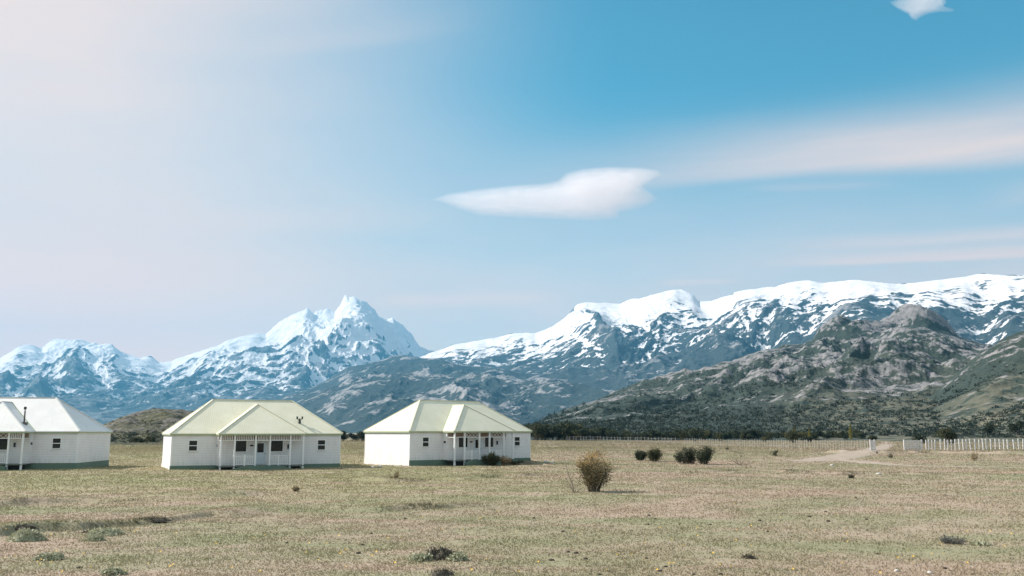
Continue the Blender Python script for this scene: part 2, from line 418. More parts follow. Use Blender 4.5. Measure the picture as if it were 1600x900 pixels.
put('snowy_mountains', tr, m_far, 'distant snow covered peaks with the sharp summit, left half of the skyline', 'mountain', tr[4] * .9 + .12, None, (560, 380, 811, 0., .75))

m_right = rockmat('massif', (.13, .132, .137), (.25, .243, .243), (.026, .04, .040), (.048, .06, .058), SNOW + 95, 230, .0019, .8)
right_pts = [(520, 640), (600, 590), (640, 565), (675, 549), (690, 545), (706, 538), (725, 534), (745, 532), (760, 530), (773, 528), (797, 520), (815, 519), (836, 520), (850, 515), (864, 509), (885, 495), (897, 482), (902, 478), (915, 474),
             (930, 473), (950, 472), (969, 474), (990, 468), (1005, 465), (1018, 460), (1035, 455), (1053, 451), (1066, 452), (1077, 457), (1085, 463), (1091, 471), (1112, 471), (1130, 464), (1146, 460), (1148, 455), (1165, 452), (1187, 451), (1200, 449), (1210, 450), (1225, 446),
             (1243, 440), (1263, 439), (1287, 443), (1333, 439), (1393, 442), (1427, 440), (1467, 436), (1490, 434), (1510, 432), (1525, 428), (1537, 427), (1567, 431), (1600, 430), (1680, 425), (1800, 440), (1950, 430), (2100, 450)]
def cliff(X, Y, Z, A, Rr):
    # a shaded wall right of the rounded summit and a few benches
    return Z
tr = terrain('massif', right_pts, ([-12, 0, 12, 22, 35, 45], [11500, 11000, 9800, 8400, 7800, 7600]), ([-12, 0, 15, 30, 45], [4200, 3600, 3000, 2600, 2600]), 3500., 0, .125, 21, prof=1.5, na=1200, nr=420, sx=.34, big=1900., edge=.03, jag=.02, damp=.82, wlow=lambda t: .4 + .6 * sst(t, .3, .6))
put('snowy_massif', tr, m_right, 'long snowy massif with dark lower slopes filling the right half of the skyline', 'mountain', tr[4] * .9 + .02, None, (790, 330, 831, .85, 1.2))

m_foot = rockmat('foothill', (.16, .158, .158), (.34, .325, .32), (.024, .038, .038), (.045, .058, .054), None, 0, .0026, .74)
foot_pts = [(300, 700), (360, 668), (400, 645), (430, 624), (458, 615), (481, 610), (500, 600), (520, 589), (538, 577), (560, 570), (590, 566), (612, 559), (634, 555), (660, 560), (690, 562), (712, 570), (745, 574), (790, 577), (840, 585), (900, 584), (950, 592), (1000, 590),
            (1060, 586), (1080, 581), (1105, 590), (1160, 590), (1240, 600), (1340, 610), (1450, 640)]
tr = terrain('foothills', foot_pts, ([-20, -8, 2, 12, 25], [9200, 8600, 7400, 6000, 4600]), ([-20, -5, 10, 25], [4600, 3800, 2900, 2300]), 1800., 0, .17, 41, prof=1.0, na=900, nr=360, sx=.5, big=1350., edge=.05, jag=.05)
put('foothills', tr, m_foot, 'blue hazy foothills with pale rock slabs below the snowy peaks', 'foothills', tr[4] * .95 + .02)

# ---- the rocky scrub hill at the right and the slope in front of it
m_hill = rockmat('rocky_hill', (.135, .135, .138), (.27, .258, .255), (.024, .038, .033), (.048, .064, .052), None, 0, .017, .63, (.145, .138, .10))
def dome(px, py, r, rad, hgt, ex=2.4, ang=0., asp=1.):
    a, e = azel(px, py); cx, cy = math.sin(a) * r, math.cos(a) * r
    def f(X, Y, Z):
        dx, dy = X - cx, Y - cy
        q = np.sqrt(dx * dx + (dy * asp) ** 2) / rad * (1 + .25 * fbm(X / 72, Y / 72, int(px), 4))
        return Z + hgt * (1 - sst(q, .5, 1.05)) ** .8 * (1 - .45 * np.clip(q, 0, 1))* 1.15
    return f
d1 = dome(1434, 500, 2216, 80, 42); d2 = dome(1334, 520, 2144, 98, 27); d3 = dome(1303, 530, 2110, 42, 14)
def hill_extra(X, Y, Z, A, Rr):
    Z0 = Z; Z = d1(X, Y, Z); Z = d2(X, Y, Z); Z = d3(X, Y, Z)
    crag = ridged(X / 70, Y / 70, 881, 4, .55) - .45
    Z = Z + 9 * crag * np.clip((Z - Z0) / 12, 0, 1) + 7 * crag * sst(Z, 40, 130) * sst(pn(X / 160, Y / 130, 885), -.25, .35)
    # slabs dipping to the left: long ledges with a steep shaded right-hand side
    q = (X * .8 + Y * .6) / 140 + .55 * fbm(X / 170, Y / 170, 91, 3) + .35 * pn(X / 420, Y / 300, 92)
    saw = q - np.floor(q); lf = sst(saw, 0, .75) * (1 - sst(saw, .8, 1.0))
    k = sst(Z, 30, 110) * (.35 + .65 * sst(pn(X / 300, Y / 240, 93), -.3, .4))
    Z = Z + 13 * lf * k
    q = (X * .75 + Y * .66) / 46 + .5 * fbm(X / 72, Y / 72, 95, 3); saw = q - np.floor(q)
    Z = Z + 4.5 * sst(saw, 0, .7) * (1 - sst(saw, .78, 1)) * k
    return Z
hill_pts = [(700, 700), (780, 684), (836, 662), (860, 648), (885, 639), (920, 630), (955, 620), (990, 607), (1025, 598), (1060, 589), (1095, 582), (1120, 574), (1167, 560), (1200, 551), (1227, 546), (1250, 545), (1273, 541),
            (1297, 536), (1330, 530), (1363, 526), (1395, 521), (1425, 515), (1450, 515), (1483, 525), (1507, 534), (1533, 541), (1560, 550), (1640, 560), (1760, 560), (1900, 600)]
tr = terrain('rocky_hill', hill_pts, ([0, 6, 14, 24, 32, 40], [1050, 1550, 2000, 2240, 2240, 2100]), ([0, 8, 20, 40], [345, 345, 350, 360]), 500., .3, .15, 61, prof=1.3, na=1100, nr=520, sx=.6, big=310., edge=.03, jag=.02, extra=hill_extra, lean=-2., wlow=lambda t: .16 + .84 * sst(t, .08, .5))
X, Y, Z, T, n2 = tr; HILL = (X, Y, Z)
lap = n2 * 0
cx = Z - .25 * (np.roll(Z, 5, 0) + np.roll(Z, -5, 0) + np.roll(Z, 5, 1) + np.roll(Z, -5, 1))
rk = .42 + .10 * np.clip(cx / 1.8, -2, 2) + .45 * fbm(X / 190, Y / 190, 99, 4) + .12 * sst(Z, 20, 120) - .35 * (1 - sst(T, .05, .28))
dm_ = 0
for px_, py_, r_, w_ in ((1434, 500, 2216, 80), (1334, 520, 2144, 85)):
    a_, e_ = azel(px_, py_); dm_ = dm_ + sst(np.hypot(X - math.sin(a_) * r_, Y - math.cos(a_) * r_), w_ * 1.2, w_ * .7)
rk = rk + .22 * dm_
gr = .85 * sst(1 - T, .45, .92) * sst(np.degrees(np.arctan2(X, Y)), 14, 21)
put('rocky_hill', tr, m_hill, 'grey rocky hill with dark scrub and two domed outcrops, right of the cottages', 'hill', rk, gr)
HILL_RK = rk

side_pts = [(1290, 700), (1340, 684), (1385, 668), (1420, 648), (1450, 628), (1480, 605), (1510, 575), (1540, 548), (1560, 533), (1573, 526), (1600, 517), (1650, 500), (1720, 490), (1850, 480), (2000, 500)]
def side_extra(X, Y, Z, A, Rr):
    q = (X * .8 + Y * .6) / 40 + .5 * fbm(X / 60, Y / 60, 191, 3); saw = q - np.floor(q)
    return Z + 4.5 * sst(saw, 0, .7) * (1 - sst(saw, .78, 1)) * sst(Z, 6, 40) * sst(pn(X / 120, Y / 90, 193), -.2, .4)
tr = terrain('scrub_slope', side_pts, ([18, 26, 32, 42], [560, 800, 880, 900]), ([18, 26, 42], [335, 320, 310]), 400., .3, .13, 81, prof=1.4, na=600, nr=420, sx=.6, big=170., edge=.03, jag=.02, extra=side_extra, wlow=lambda t: .25 + .75 * sst(t, .08, .5))
X, Y, Z, T, n2 = tr; SIDE = (X, Y, Z)
rk = .36 + .3 * fbm(X / 90, Y / 90, 199, 4) + .25 * sst(Z, 30, 110) - .3 * (1 - sst(T, .1, .4)); SIDE_RK = rk
put('scrub_slope', tr, m_hill, 'grassy slope with scrub and reddish rock rising at the right edge behind the white fence', 'hill', rk, sst(1 - T, .25, .75))

knoll_pts = [(60, 700), (110, 685), (150, 668), (170, 660), (190, 651), (215, 643), (240, 638), (262, 639), (285, 641), (310, 645), (350, 655), (400, 668), (440, 682), (480, 694)]
tr = terrain('knoll', knoll_pts, 330., 235., 120., .3, .30, 301, prof=1.0, na=260, nr=150, sx=.6, big=45., edge=.03, jag=.05)
X, Y, Z, T, n2 = tr; KNOLL = (X, Y, Z)
rk = .48 + .3 * fbm(X / 14, Y / 14, 305, 4) - .5 * (1 - sst(T, .15, .45)); KNOLL_RK = rk
m_knoll = rockmat('knoll', (.10, .094, .088), (.18, .165, .155), (.026, .033, .026), (.058, .062, .042), None, 0, .085, .58, (.16, .15, .08))
put('knoll', tr, m_knoll, 'low brown scrubby knoll between the two left cottages', 'hill', rk, T * 0 + .5)

# ---- haze
m, g = material('haze'); m.node_tree.nodes.clear()
vol = g.n('ShaderNodeVolumePrincipled', {'Color': (*HAZE_COL, 1), 'Density': HAZE_D, 'Anisotropy': .15})
g.n('ShaderNodeOutputMaterial', {'Volume': vol.outputs[0]})
top = max(max(v.co.z for v in bpy.data.objects[n].data.vertices) for n in ('snowy_mountains', 'snowy_massif')) + 40
h = MB().box(-19000, 19000, -18500, 19500, -3.5, top).build('haze', m)
tag(h, 'pale blue air that fades the far mountains', 'haze', kind='stuff')
print('TOP', top)
# ================================================================== COTTAGES
def siding(name, col):
    m, g = material(name)
    tc = g.n('ShaderNodeTexCoord').outputs['Object']
    z = g.n('ShaderNodeSeparateXYZ', {0: tc}).outputs[2]
    saw = g.m('FRACT', g.m('MULTIPLY', z, 1 / .155))
    gap = g.mr(saw, .80, 1.0)
    n = g.noise(tc, .9, 5, .6); n2 = g.noise(g.scale(tc, (1, 1, .15)), 4., 5, .7)
    c = g.mix(g.mr(n, .3, .7), tuple(x * .93 for x in col), col)
    c = g.mix(g.mr(n2, .52, .78, 0, .5), c, (.52, .50, .46))
    c = g.mix(g.m('MULTIPLY', gap, .55), c, (.28, .28, .28))
    low = g.mr(z, .45, 1.1, .35, 0)
    c = g.mix(g.m('MULTIPLY', low, g.mr(n2, .4, .7)), c, (.45, .46, .38))
    hgt = g.m('SUBTRACT', 1., saw)
    surf(g, c, .55, hgt, .5, .02, .3); return m
def roofmat(name, colA, colB):
    m, g = material(name)
    tc = g.n('ShaderNodeTexCoord').outputs['Object']
    n = g.noise(tc, .55, 5, .65); n2 = g.noise(g.scale(tc, (1.6, .35, .35)), 1.4, 5, .7)
    c = g.mix(g.mr(n, .3, .7), colA, colB)
    c = g.mix(g.mr(n2, .50, .75, 0, .30), c, tuple(x * .72 for x in colA))
    sp = g.n('ShaderNodeSeparateXYZ', {0: tc}); nr = g.n('ShaderNodeSeparateXYZ', {0: g.n('ShaderNodeTexCoord').outputs['Normal']})
    side = g.m('GREATER_THAN', g.m('ABSOLUTE', nr.outputs[0]), g.m('ABSOLUTE', nr.outputs[1]))
    u = g.m('ADD', g.m('MULTIPLY', sp.outputs[1], side), g.m('MULTIPLY', sp.outputs[0], g.m('SUBTRACT', 1., side)))
    wv = g.m('SINE', g.m('MULTIPLY', u, 2 * math.pi / .19))
    surf(g, c, .42, wv, .14, .02, .35); return m
m_wall = siding('white_siding', (.83, .80, .795))
m_roof = roofmat('cream_roof', (.735, .70, .53), (.815, .775, .61))
m_roofw = roofmat('pale_roof', (.71, .70, .675), (.78, .77, .75))
m_white = plain('white_paint', (.82, .81, .80), .45, .05, 2.)
m_green = plain('green_plinth', (.14, .205, .155), .7, .25, 1.2)
m_trim = plain('green_trim', (.36, .43, .27), .5, .12, 2.)
m_capg = plain('roof_cap', (.74, .71, .56), .45, .08, 2.)
m_dark = plain('dark_metal', (.035, .04, .04), .5, .2, 6.)
m_rust = plain('rusty_pipe', (.13, .11, .09), .7, .35, 5.)
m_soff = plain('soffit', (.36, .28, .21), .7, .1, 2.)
m_porch_shade = plain('porch_shade', (.33, .255, .205), .7, .2, 2.)
m_undershade = plain('underfloor_shade', (.03, .03, .028), .9, .3, 3.)
m_deck = plain('deck_boards', (.16, .17, .14), .8, .25, 3.)
mg_, g = material('window_glass')
gp = g.n('ShaderNodeTexCoord').outputs['Object']
surf(g, g.mix(g.mr(g.noise(gp, 1.3, 3, .5), .35, .65), (.006, .010, .011), (.020, .026, .024)), .08, None, spec=.35)
m_glass = mg_
m_door = plain('door_paint', (.66, .72, .76), .45, .05, 2.)

W, D, HE, RH, LR, PW, PQ, AY, AH = 15.89, 9.2, 3.4, 3.3, 7.77, 7.83, 2.09, 3.91, 2.82
ZP = .46                                     # top of the plinth
BAY = .80                                    # how far the middle room stands out of the front wall
def window(par, x, y, z0, w_, h, two=True, nx=0., ny=-1.):
    fw = .09
    f = MB()
    f.box(x - w_ / 2 - fw, x + w_ / 2 + fw, y - .05, y + .02, z0 + h, z0 + h + fw)
    f.box(x - w_ / 2 - fw, x - w_ / 2, y - .05, y + .02, z0, z0 + h); f.box(x + w_ / 2, x + w_ / 2 + fw, y - .05, y + .02, z0, z0 + h)
    if two: f.box(x - w_ / 2, x + w_ / 2, y - .042, y + .02, z0 + h / 2 - .035, z0 + h / 2 + .035)
    fo = f.build('window', m_white, par)
    MB().box(x - w_ / 2 - fw - .04, x + w_ / 2 + fw + .04, y - .10, y + .02, z0 - .075, z0 - .002).build('sill', m_white, fo)
    MB().box(x - w_ / 2 + .001, x + w_ / 2 - .001, y - .018, y + .012, z0 + .001, z0 + h - .001).build('pane', m_glass, fo)
    return fo
def cottage(loc, rz, label, roofm, capm, valance, deck_bush=False, chimney=None):
    c = empty('cottage', loc, rz); tag(c, label, 'cottage', 'white cottages with hipped roofs')
    x0, x1, y0, y1 = -W / 2 + .04, W / 2 - .04, -D / 2 + .04, D / 2 - .04
    MB().box(x0, x1, y0, y1, ZP, HE - .06).build('wall', m_wall, c)
    px0, px1 = -PW / 2 + .02, PW / 2 - .02
    yb = y0 - BAY
    MB().box(px0, px1, yb, y0 - .003, ZP - .02, HE - .07).build('bay_wall', m_wall, c)
    p = MB().box(x0 - .03, x1 + .03, y0 - .03, y1 + .03, -.5, ZP - .004)
    p.build('plinth', m_green, c)
    MB().box(x0 - .055, x0 - .032, y0 - .03, y1 + .03, -.5, ZP + .02).build('side_skirt', m_wall, c)
    MB().box(px0 + .14, px1 - .14, yb - .022, yb - .001, 2.80, HE - .10).build('shade_board', m_porch_shade, c)  # brown strip putting the porch ceiling's shade into the bay wall's colour
    # corner boards
    for sx in (x0, x1):
        for sy in (y0, y1):
            MB().box(sx - .012 if sx < 0 else sx - .11, sx + .11 if sx < 0 else sx + .012, sy - .012 if sy < 0 else sy - .11, sy + .11 if sy < 0 else sy + .012, ZP + .004, HE - .07).build('corner_board', m_white, c)
    # roof: main hip, front hip meeting it in two valleys
    o = .13; ex, ey = W / 2 + o, D / 2 + o; ze = HE
    a, b = (-LR / 2, 0, HE + RH), (LR / 2, 0, HE + RH)
    A1, A2, A3, A4 = (-ex, -ey, ze), (ex, -ey, ze), (ex, ey, ze), (-ex, ey, ze)
    m = MB()
    m.poly([A1, A2, b, a]); m.poly([A2, A3, b]); m.poly([A3, A4, a, b]); m.poly([A4, A1, a])
    m.poly([(-ex, -ey, ze - .05), (-ex, ey, ze - .05), (ex, ey, ze - .05), (ex, -ey, ze - .05)])
    for q1, q2 in ((A1, A2), (A2, A3), (A3, A4), (A4, A1)):
        m.poly([q1, q2, (*q2[:2], ze - .05), (*q1[:2], ze - .05)])
    rf = m.build('roof', roofm, c)
    pe = PW / 2 + o; pf = -D / 2 - PQ - o
    ap = (0, -D / 2 - PQ + AY, HE + AH)
    sl_ = RH / (D / 2 + o); yv = -ey + AH / sl_ + .004
    P1, P2 = (-pe, pf, ze), (pe, pf, ze); V1, V2 = (-pe, -ey - .002, ze + .002), (pe, -ey - .002, ze + .002); vt = (0, yv, HE + AH + .003)
    m = MB()
    m.poly([P1, P2, ap]); m.poly([P2, V2, vt, ap]); m.poly([V1, P1, ap, vt])
    m.poly([P1, V1, (-pe, -ey - .002, ze - .05), (-pe, pf, ze - .05)]); m.poly([P2, P1, (-pe, pf, ze - .05), (pe, pf, ze - .05)]); m.poly([V2, P2, (pe, pf, ze - .05), (pe, -ey - .002, ze - .05)])
    m.build('porch_roof', roofm, c)
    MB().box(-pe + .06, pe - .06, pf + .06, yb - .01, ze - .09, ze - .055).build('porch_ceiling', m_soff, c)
    # ridge and hip caps
    k = MB(); up = Vector((0, 0, .025))
    for q1, q2 in ((A1, a), (A2, b), (A3, b), (A4, a), (a, b), (P1, ap), (P2, ap), (ap, vt)):
        k.bar(Vector(q1) + up, Vector(q2) + up, .17, .05)
    k.build('ridge_cap', capm, rf)
    v = MB()
    for q1, q2 in ((V1, vt), (V2, vt)): v.bar(Vector(q1) + up * .6, Vector(q2) + up * .6, .10, .02)
    v.build('valley_flashing', m_trim, rf)
    # gutters / fascia
    fz0, fz1 = ze - .17, ze - .055; t = .04
    fb = MB()
    fb.box(-ex + .02, -pe - .03, -ey + .015, -ey + .015 + t, fz0, fz1); fb.box(pe + .03, ex - .02, -ey + .015, -ey + .015 + t, fz0, fz1)
    fb.box(-ex + .02, ex - .02, ey - .015 - t, ey - .015, fz0, fz1)
    fb.box(-ex + .015, -ex + .015 + t, -ey + .06, ey - .06, fz0, fz1); fb.box(ex - .015 - t, ex - .015, -ey + .06, ey - .06, fz0, fz1)
    fb.box(-pe + .02, pe - .02, pf + .015, pf + .015 + t, fz0, fz1)
    fb.box(-pe + .015, -pe + .015 + t, pf + .06, -ey + .01, fz0, fz1); fb.box(pe - .015 - t, pe - .015, pf + .06, -ey + .01, fz0, fz1)
    fb.build('fascia', m_trim, c)
    # windows of the front wall, bay windows, door
    for wx in (-6.0, 6.0): window(c, wx, y0, 1.83, .70, .90)
    for wx in (-1.88, 1.52): window(c, wx, yb, 1.72, 1.12, 1.0, False)
    dr = MB().box(-.48, .52, yb - .04, yb + .01, .52, 2.62).build('door', m_door, c)
    MB().box(-.30, .30, yb - .048, yb - .041, 1.62, 2.48).build('pane', m_glass, dr)
    pn_ = MB()
    for i in range(4): pn_.box(-.36 + i * .2, -.24 + i * .2, yb - .052, yb - .041, .72, 1.42)
    pn_.build('panel', m_door, dr)
    MB().box(.40, .45, yb - .09, yb - .041, 1.48, 1.56).build('handle', m_dark, dr)
    MB().box(-.97, -.66, yb - .03, yb - .001, 2.20, 2.34).build('name_plate', m_dark, c)
    MB().box(2.52, 2.66, yb - .12, yb - .001, 1.95, 2.35).build('wall_lamp', m_dark, c)
    for sx in (px0, px1):
        s = -1 if sx < 0 else 1
        MB().box(sx - .02, sx + .02, y0 - .58, y0 - .22, 2.15, 2.38).build('side_vent', m_dark, c)
    # porch floor, near-black block painting the shade below it, green skirt bowed up to the door
    yp = -D / 2 - PQ + .10
    MB().box(px0 + .05, px1 - .05, yp - .12, yb - .004, ZP - .12, ZP - .03).build('porch_floor', m_deck, c)
    MB().box(px0 + .3, px1 - .3, yp + .25, yb - .01, -.3, ZP - .125).build('underfloor_shade_block', m_undershade, c)
    sk = MB(); ys = yp - .5
    prof = [(-2.62, .20), (-1.9, .36), (-1.2, .44), (1.2, .44), (1.9, .36), (2.62, .20)]
    fr = [(x, ys, z) for x, z in prof]; bk = [(x, yp - .125, z) for x, z in prof]
    sk.poly([(2.62, ys, -.4), (-2.62, ys, -.4)][::-1] + fr[::-1])
    for i in range(5): sk.poly([fr[i], fr[i + 1], bk[i + 1], bk[i]])
    sk.poly([(-2.62, ys, -.4), fr[0], bk[0], (-2.62, yp - .125, -.4)]); sk.poly([(2.62, ys, -.4), (2.62, yp - .125, -.4), bk[5], fr[5]])
    sk.poly([(-2.62, yp - .125, -.4)] + bk + [(2.62, yp - .125, -.4)])
    sk.build('porch_ramp', m_green, c)
    xs = (-3.78, -2.55, -.66, .66, 2.55, 3.78)
    for i, x in enumerate(xs):
        zb = ZP - .03 if i in (2, 3) else -.25
        MB().box(x - .075, x + .075, yp - .075, yp + .075, zb, HE - .095).build('post', m_white, c)
    # valance under the eave
    zt, zr = HE - .13, HE - .62
    va = MB()
    for i in range(5):
        xa, xb = xs[i] + .08, xs[i + 1] - .08
        va.box(xa, xb, yp - .035, yp + .035, zr - .05, zr)
        kind = valance[i]
        if kind == 's':
            n = max(3, int((xb - xa) / .145))
            for j in range(1, n):
                x = xa + (xb - xa) * j / n; va.box(x - .026, x + .026, yp - .012, yp + .012, zr + .001, zt)
        elif kind == 'x':
            n = max(2, round((xb - xa) / .46)); dx = (xb - xa) / n
            va.box(xa, xb, yp - .03, yp + .03, zt - .04, zt)
            for j in range(n):
                va.bar((xa + j * dx, yp - .012, zr), (xa + j * dx + dx, yp - .012, zt - .04), .055, .02)
                va.bar((xa + j * dx, yp + .012, zt - .04), (xa + j * dx + dx, yp + .012, zr), .055, .02)
    va.build('valance', m_white, c)
    for s in (-1, 1):                       # valance of the porch's open ends
        x = s * 3.78
        MB().box(x - .03, x + .03, yp + .08, yb - .005, zr - .05, zr).build('end_rail', m_white, c)
    for xa, xb, nx in ((-2.47, -.74, -1.62), (.74, 2.47, 1.5)):
        b_ = MB(); b_.box(xa, xb, yp - .03, yp + .03, ZP + .84, ZP + .90); b_.box(xa, xb, yp - .03, yp + .03, ZP + .08, ZP + .13)
        n = int((xb - xa) / .15)
        for j in range(1, n):
            x = xa + (xb - xa) * j / n; b_.box(x - .024, x + .024, yp - .018, yp + .018, ZP + .131, ZP + .839)
        b_.box(nx - .06, nx + .06, yp - .065, yp + .065, .15, ZP + .98)
        b_.build('balustrade', m_white, c)
    if chimney == 'pipe':
        q = MB(); q.tube([(3.0, -4.75, HE + .55), (3.0, -4.75, HE + 1.95)], .075, 8)
        ch = q.build('stovepipe', m_rust, c, True)
        MB().tube([(3.0, -4.75, HE + 2.002), (3.0, -4.75, HE + 2.05), (3.0, -4.75, HE + 2.28)], [.10, .13, .13], 8).build('cowl', m_dark, ch)
        MB().box(2.75, 3.25, -5.0, -4.5, HE + .60, HE + .84).build('flashing', m_rust, ch)
    elif chimney == 'fork':
        x, y, z = 4.05, -3.3, HE + sl_ * (-3.3 + ey) + .0
        q = MB(); q.tube([(x, y, z - .1), (x, y, z + .22)], .12, 7)
        q.bar((x, y, z + .2), (x - .26, y, z + .48), .07); q.bar((x, y, z + .2), (x + .26, y, z + .48), .07)
        q.box(x - .32, x - .18, y - .07, y + .07, z + .40, z + .66); q.box(x + .18, x + .32, y - .07, y + .07, z + .40, z + .66)
        q.box(x - .06, x + .06, y - .06, y + .06, z + .2, z + .46)
        q.build('roof_cowl', m_dark, c)
    return c
cottage((-49.26, 90.45, .103), .1032, 'white cottage with rusty stovepipe and paler roof, cut off by the left edge', m_roofw, m_capg if 0 else m_roofw, 'sxsxs', chimney='pipe')
cottage((-26.13, 92.16, -.097), .4386, 'white cottage with a dark forked cowl on its cream roof, porch facing us', m_roof, m_capg, 'sssss', chimney='fork')
cottage((-6.98, 101.49, .15), .6696, 'white cottage with lattice porch trim and a bush before its porch', m_roof, m_capg, '.x.x.')

# ================================================================== TRACK, FENCES, GATE
m_track, g = material('dirt_track')
P = g.pos()
n = g.noise(P, .7, 6, .65); n2 = g.noise(P, 5., 5, .7)
c = g.mix(g.mr(n, .35, .65), (.375, .31, .255), (.30, .25, .20)); c = g.mix(g.mr(n2, .5, .7, 0, .5), c, (.46, .39, .33))
surf(g, c, .95, n2, .4, .05, .1)
TRACKS = []
def strip(name, pts, label, wid):
    P3 = [at(*p) for p in pts]
    # resample along a smooth curve
    xs = np.array([p.x for p in P3]); ys = np.array([p.y for p in P3]); t = np.arange(len(P3))
    T = np.linspace(0, len(P3) - 1, 220)
    X = np.interp(T, t, xs); Y = np.interp(T, t, ys)
    k = np.ones(15) / 15
    X = np.convolve(np.pad(X, 7, 'edge'), k, 'valid'); Y = np.convolve(np.pad(Y, 7, 'edge'), k, 'valid')
    dx, dy = np.gradient(X), np.gradient(Y); L = np.hypot(dx, dy); nx, ny = -dy / L, dx / L
    wv = np.interp(T, t, wid)
    TRACKS.append((X, Y, wv)); V = []
    s = np.linspace(-1, 1, 9)
    for q in s:
        ww = wv / 2 * q * (1 + .35 * abs(q) * fbm(X / 2.2 + 50 * np.sign(q), Y / 2.2, 401, 4))
        x = X + nx * ww; y = Y + ny * ww
        V.append(np.stack([x, y, gz(x, y) + .035 * (1 - abs(q) ** 3) + .006], -1))
    o = link(name, gridmesh(name, np.array(V)), m_track)
    me = o.data; 
    if me.polygons[0].normal.z < 0: me.flip_normals()
    tag(o, label, 'track', kind='structure')
strip('dirt_track', [(1376, 684), (1384, 689), (1388, 695), (1372, 701), (1345, 708), (1315, 714), (1280, 718), (1230, 721)], 'pale dirt track running through the gate onto the plain', [3, 3.4, 4.2, 4.6, 5, 5.4, 4.5, 1.5])
strip('dirt_path', [(1296, 717.5), (1330, 720), (1365, 724), (1420, 727.5), (1500, 729.5), (1640, 732)], 'side path curving right from the dirt track below the white gate', [3.2, 3., 2.8, 2.2, 1.4, 1.0])

m_fence = plain('fence_paint', (.62, .60, .58), .7, .14, 1.5)
m_wood = plain('grey_wood', (.36, .34, .31), .85, .25, 3.)
m_pale = plain('weathered_post', (.50, .47, .43), .85, .25, 2.)
m_wire = plain('wire', (.30, .30, .30), .5, .1, 3.)
def fence(name, label, pts, h, wob, mat, wires, wsize, pw=.1):
    """pts: (photo x of foot, distance); posts at each, wires between"""
    P3 = []
    for px, dd in pts:
        u = (px - 800) / F; x, y = u * dd, dd
        P3.append(Vector((x, y, float(gz(x, y)))))
    f = empty(name, P3[0]); tag(f, label, 'fence')
    tops = []
    for p in P3:
        q = p - P3[0]; hh = h * random.uniform(.94, 1.05); lean = Vector((random.gauss(0, wob), random.gauss(0, wob), hh))
        w1 = pw * random.uniform(.85, 1.2)
        MB().bar(q - Vector((0, 0, .15)), q + lean, w1).build('post', mat, f); tops.append((q, lean))
    for z in wires:
        m = MB()
        for (q1, l1), (q2, l2) in zip(tops[:-1], tops[1:]):
            a_ = q1 + l1 * z; b_ = q2 + l2 * z; mid = (a_ + b_) / 2 - Vector((0, 0, .015))
            m.bar(a_, mid, wsize); m.bar(mid, b_, wsize)
        m.build('wire', m_wire if wsize < .05 else mat, f)
    return f
DF = 158.
xs_ = [1437.5, 1442, 1447, 1451.5, 1459.5, 1466, 1471, 1477, 1482.5, 1489, 1495, 1500, 1506, 1513, 1519.5, 1525.5, 1531, 1537.5, 1544, 1551, 1557.5, 1563.5, 1573, 1580, 1586.5, 1594, 1601, 1608, 1615, 1623, 1630, 1638, 1645]
fence('white_post_fence', 'fence of close white posts and wires right of the boarded gate', [(x, DF) for x in xs_], 1.85, .05, m_fence, (.28, .55, .82), .035, .16)
# wire fence going away to the left
q = []
for i, px in enumerate(np.linspace(1348, 1230, 30)): q.append((px + random.uniform(-.8, .8), DF + 2 + i * .3))
for i, px in enumerate(np.linspace(1226, 1066, 44)): q.append((px + random.uniform(-.8, .8), 168 + 46 * (i / 43) ** 1.1))
fence('wire_fence', 'thin wire fence with many pale droppers left of the track', q, 1.62, .03, m_pale, (.3, .6, .9), .02, .06)
q = [(px + random.uniform(-1, 1), 232 + (1052 - px) * .62) for px in np.linspace(1052, 868, 36)]
fence('far_fence', 'far grey wire fence in front of the dark bushes', q, 1.7, .04, m_wood, (.4, .85), .03, .11)
# boarded gate leaf at the right of the gap
def gate(px0, px1, dd, h, boards, label, name):
    x0, x1 = (px0 - 800) / F * dd, (px1 - 800) / F * dd
    z = float(gz((x0 + x1) / 2, dd)); o = empty(name, (x0, dd, z)); tag(o, label, 'gate')
    L = x1 - x0
    for x in (0, L):
        MB().box(x - .10, x + .10, -.1, .1, -.2, h + .12).build('post', m_fence, o)
    zs = np.linspace(.12, h - .12, boards)
    for zz in zs:
        MB().box(.102, L - .102, -.03, .03, zz - .115, zz + .115).build('rail', m_fence, o)
    m = MB()
    for k in (.33, .66): m.box(L * k - .07, L * k + .07, -.065, -.032, .06, h - .04)
    m.bar((.2, .045, .15), (L - .2, .045, h - .15), .12, .025)
    m.build('brace', m_fence, o)
    return o
gate(1404, 1431, DF, 1.72, 5, 'white boarded gate standing open beside the dirt track', 'farm_gate')
gate(1352, 1358.5, DF, 1.72, 4, 'narrow white gate panel at the left side of the track gap', 'gate_panel')
# ================================================================== PLANTS
def leafmat(name, cA, cB, cC=None, tr=.25):
    m, g = material(name)
    t = g.attr('tint')
    c = g.mix(g.mr(t, 0, .6, smooth=False), cA, cB)
    if cC: c = g.mix(g.mr(t, .6, 1., smooth=False), c, cC)
    surf(g, c, .75, None, spec=.25, transl=tr); return m
def leaves(P, size, tint, dirs=None, asp=.55):
    """one kite-shaped leaf per point"""
    n = len(P); size = np.broadcast_to(size, n)[:, None]
    d = rng.normal(size=(n, 3)) if dirs is None else dirs + rng.normal(size=(n, 3)) * .5
    d /= np.linalg.norm(d, axis=1, keepdims=True)
    s = np.cross(d, rng.normal(size=(n, 3))); s /= np.linalg.norm(s, axis=1, keepdims=True)
    V = np.stack([P - d * size * .5, P + s * size * asp * .5 - d * size * .05, P + d * size * .5, P - s * size * asp * .5 - d * size * .05], 1)
    return V.reshape(-1, 3), np.arange(4 * n).reshape(n, 4), np.repeat(tint, 4)
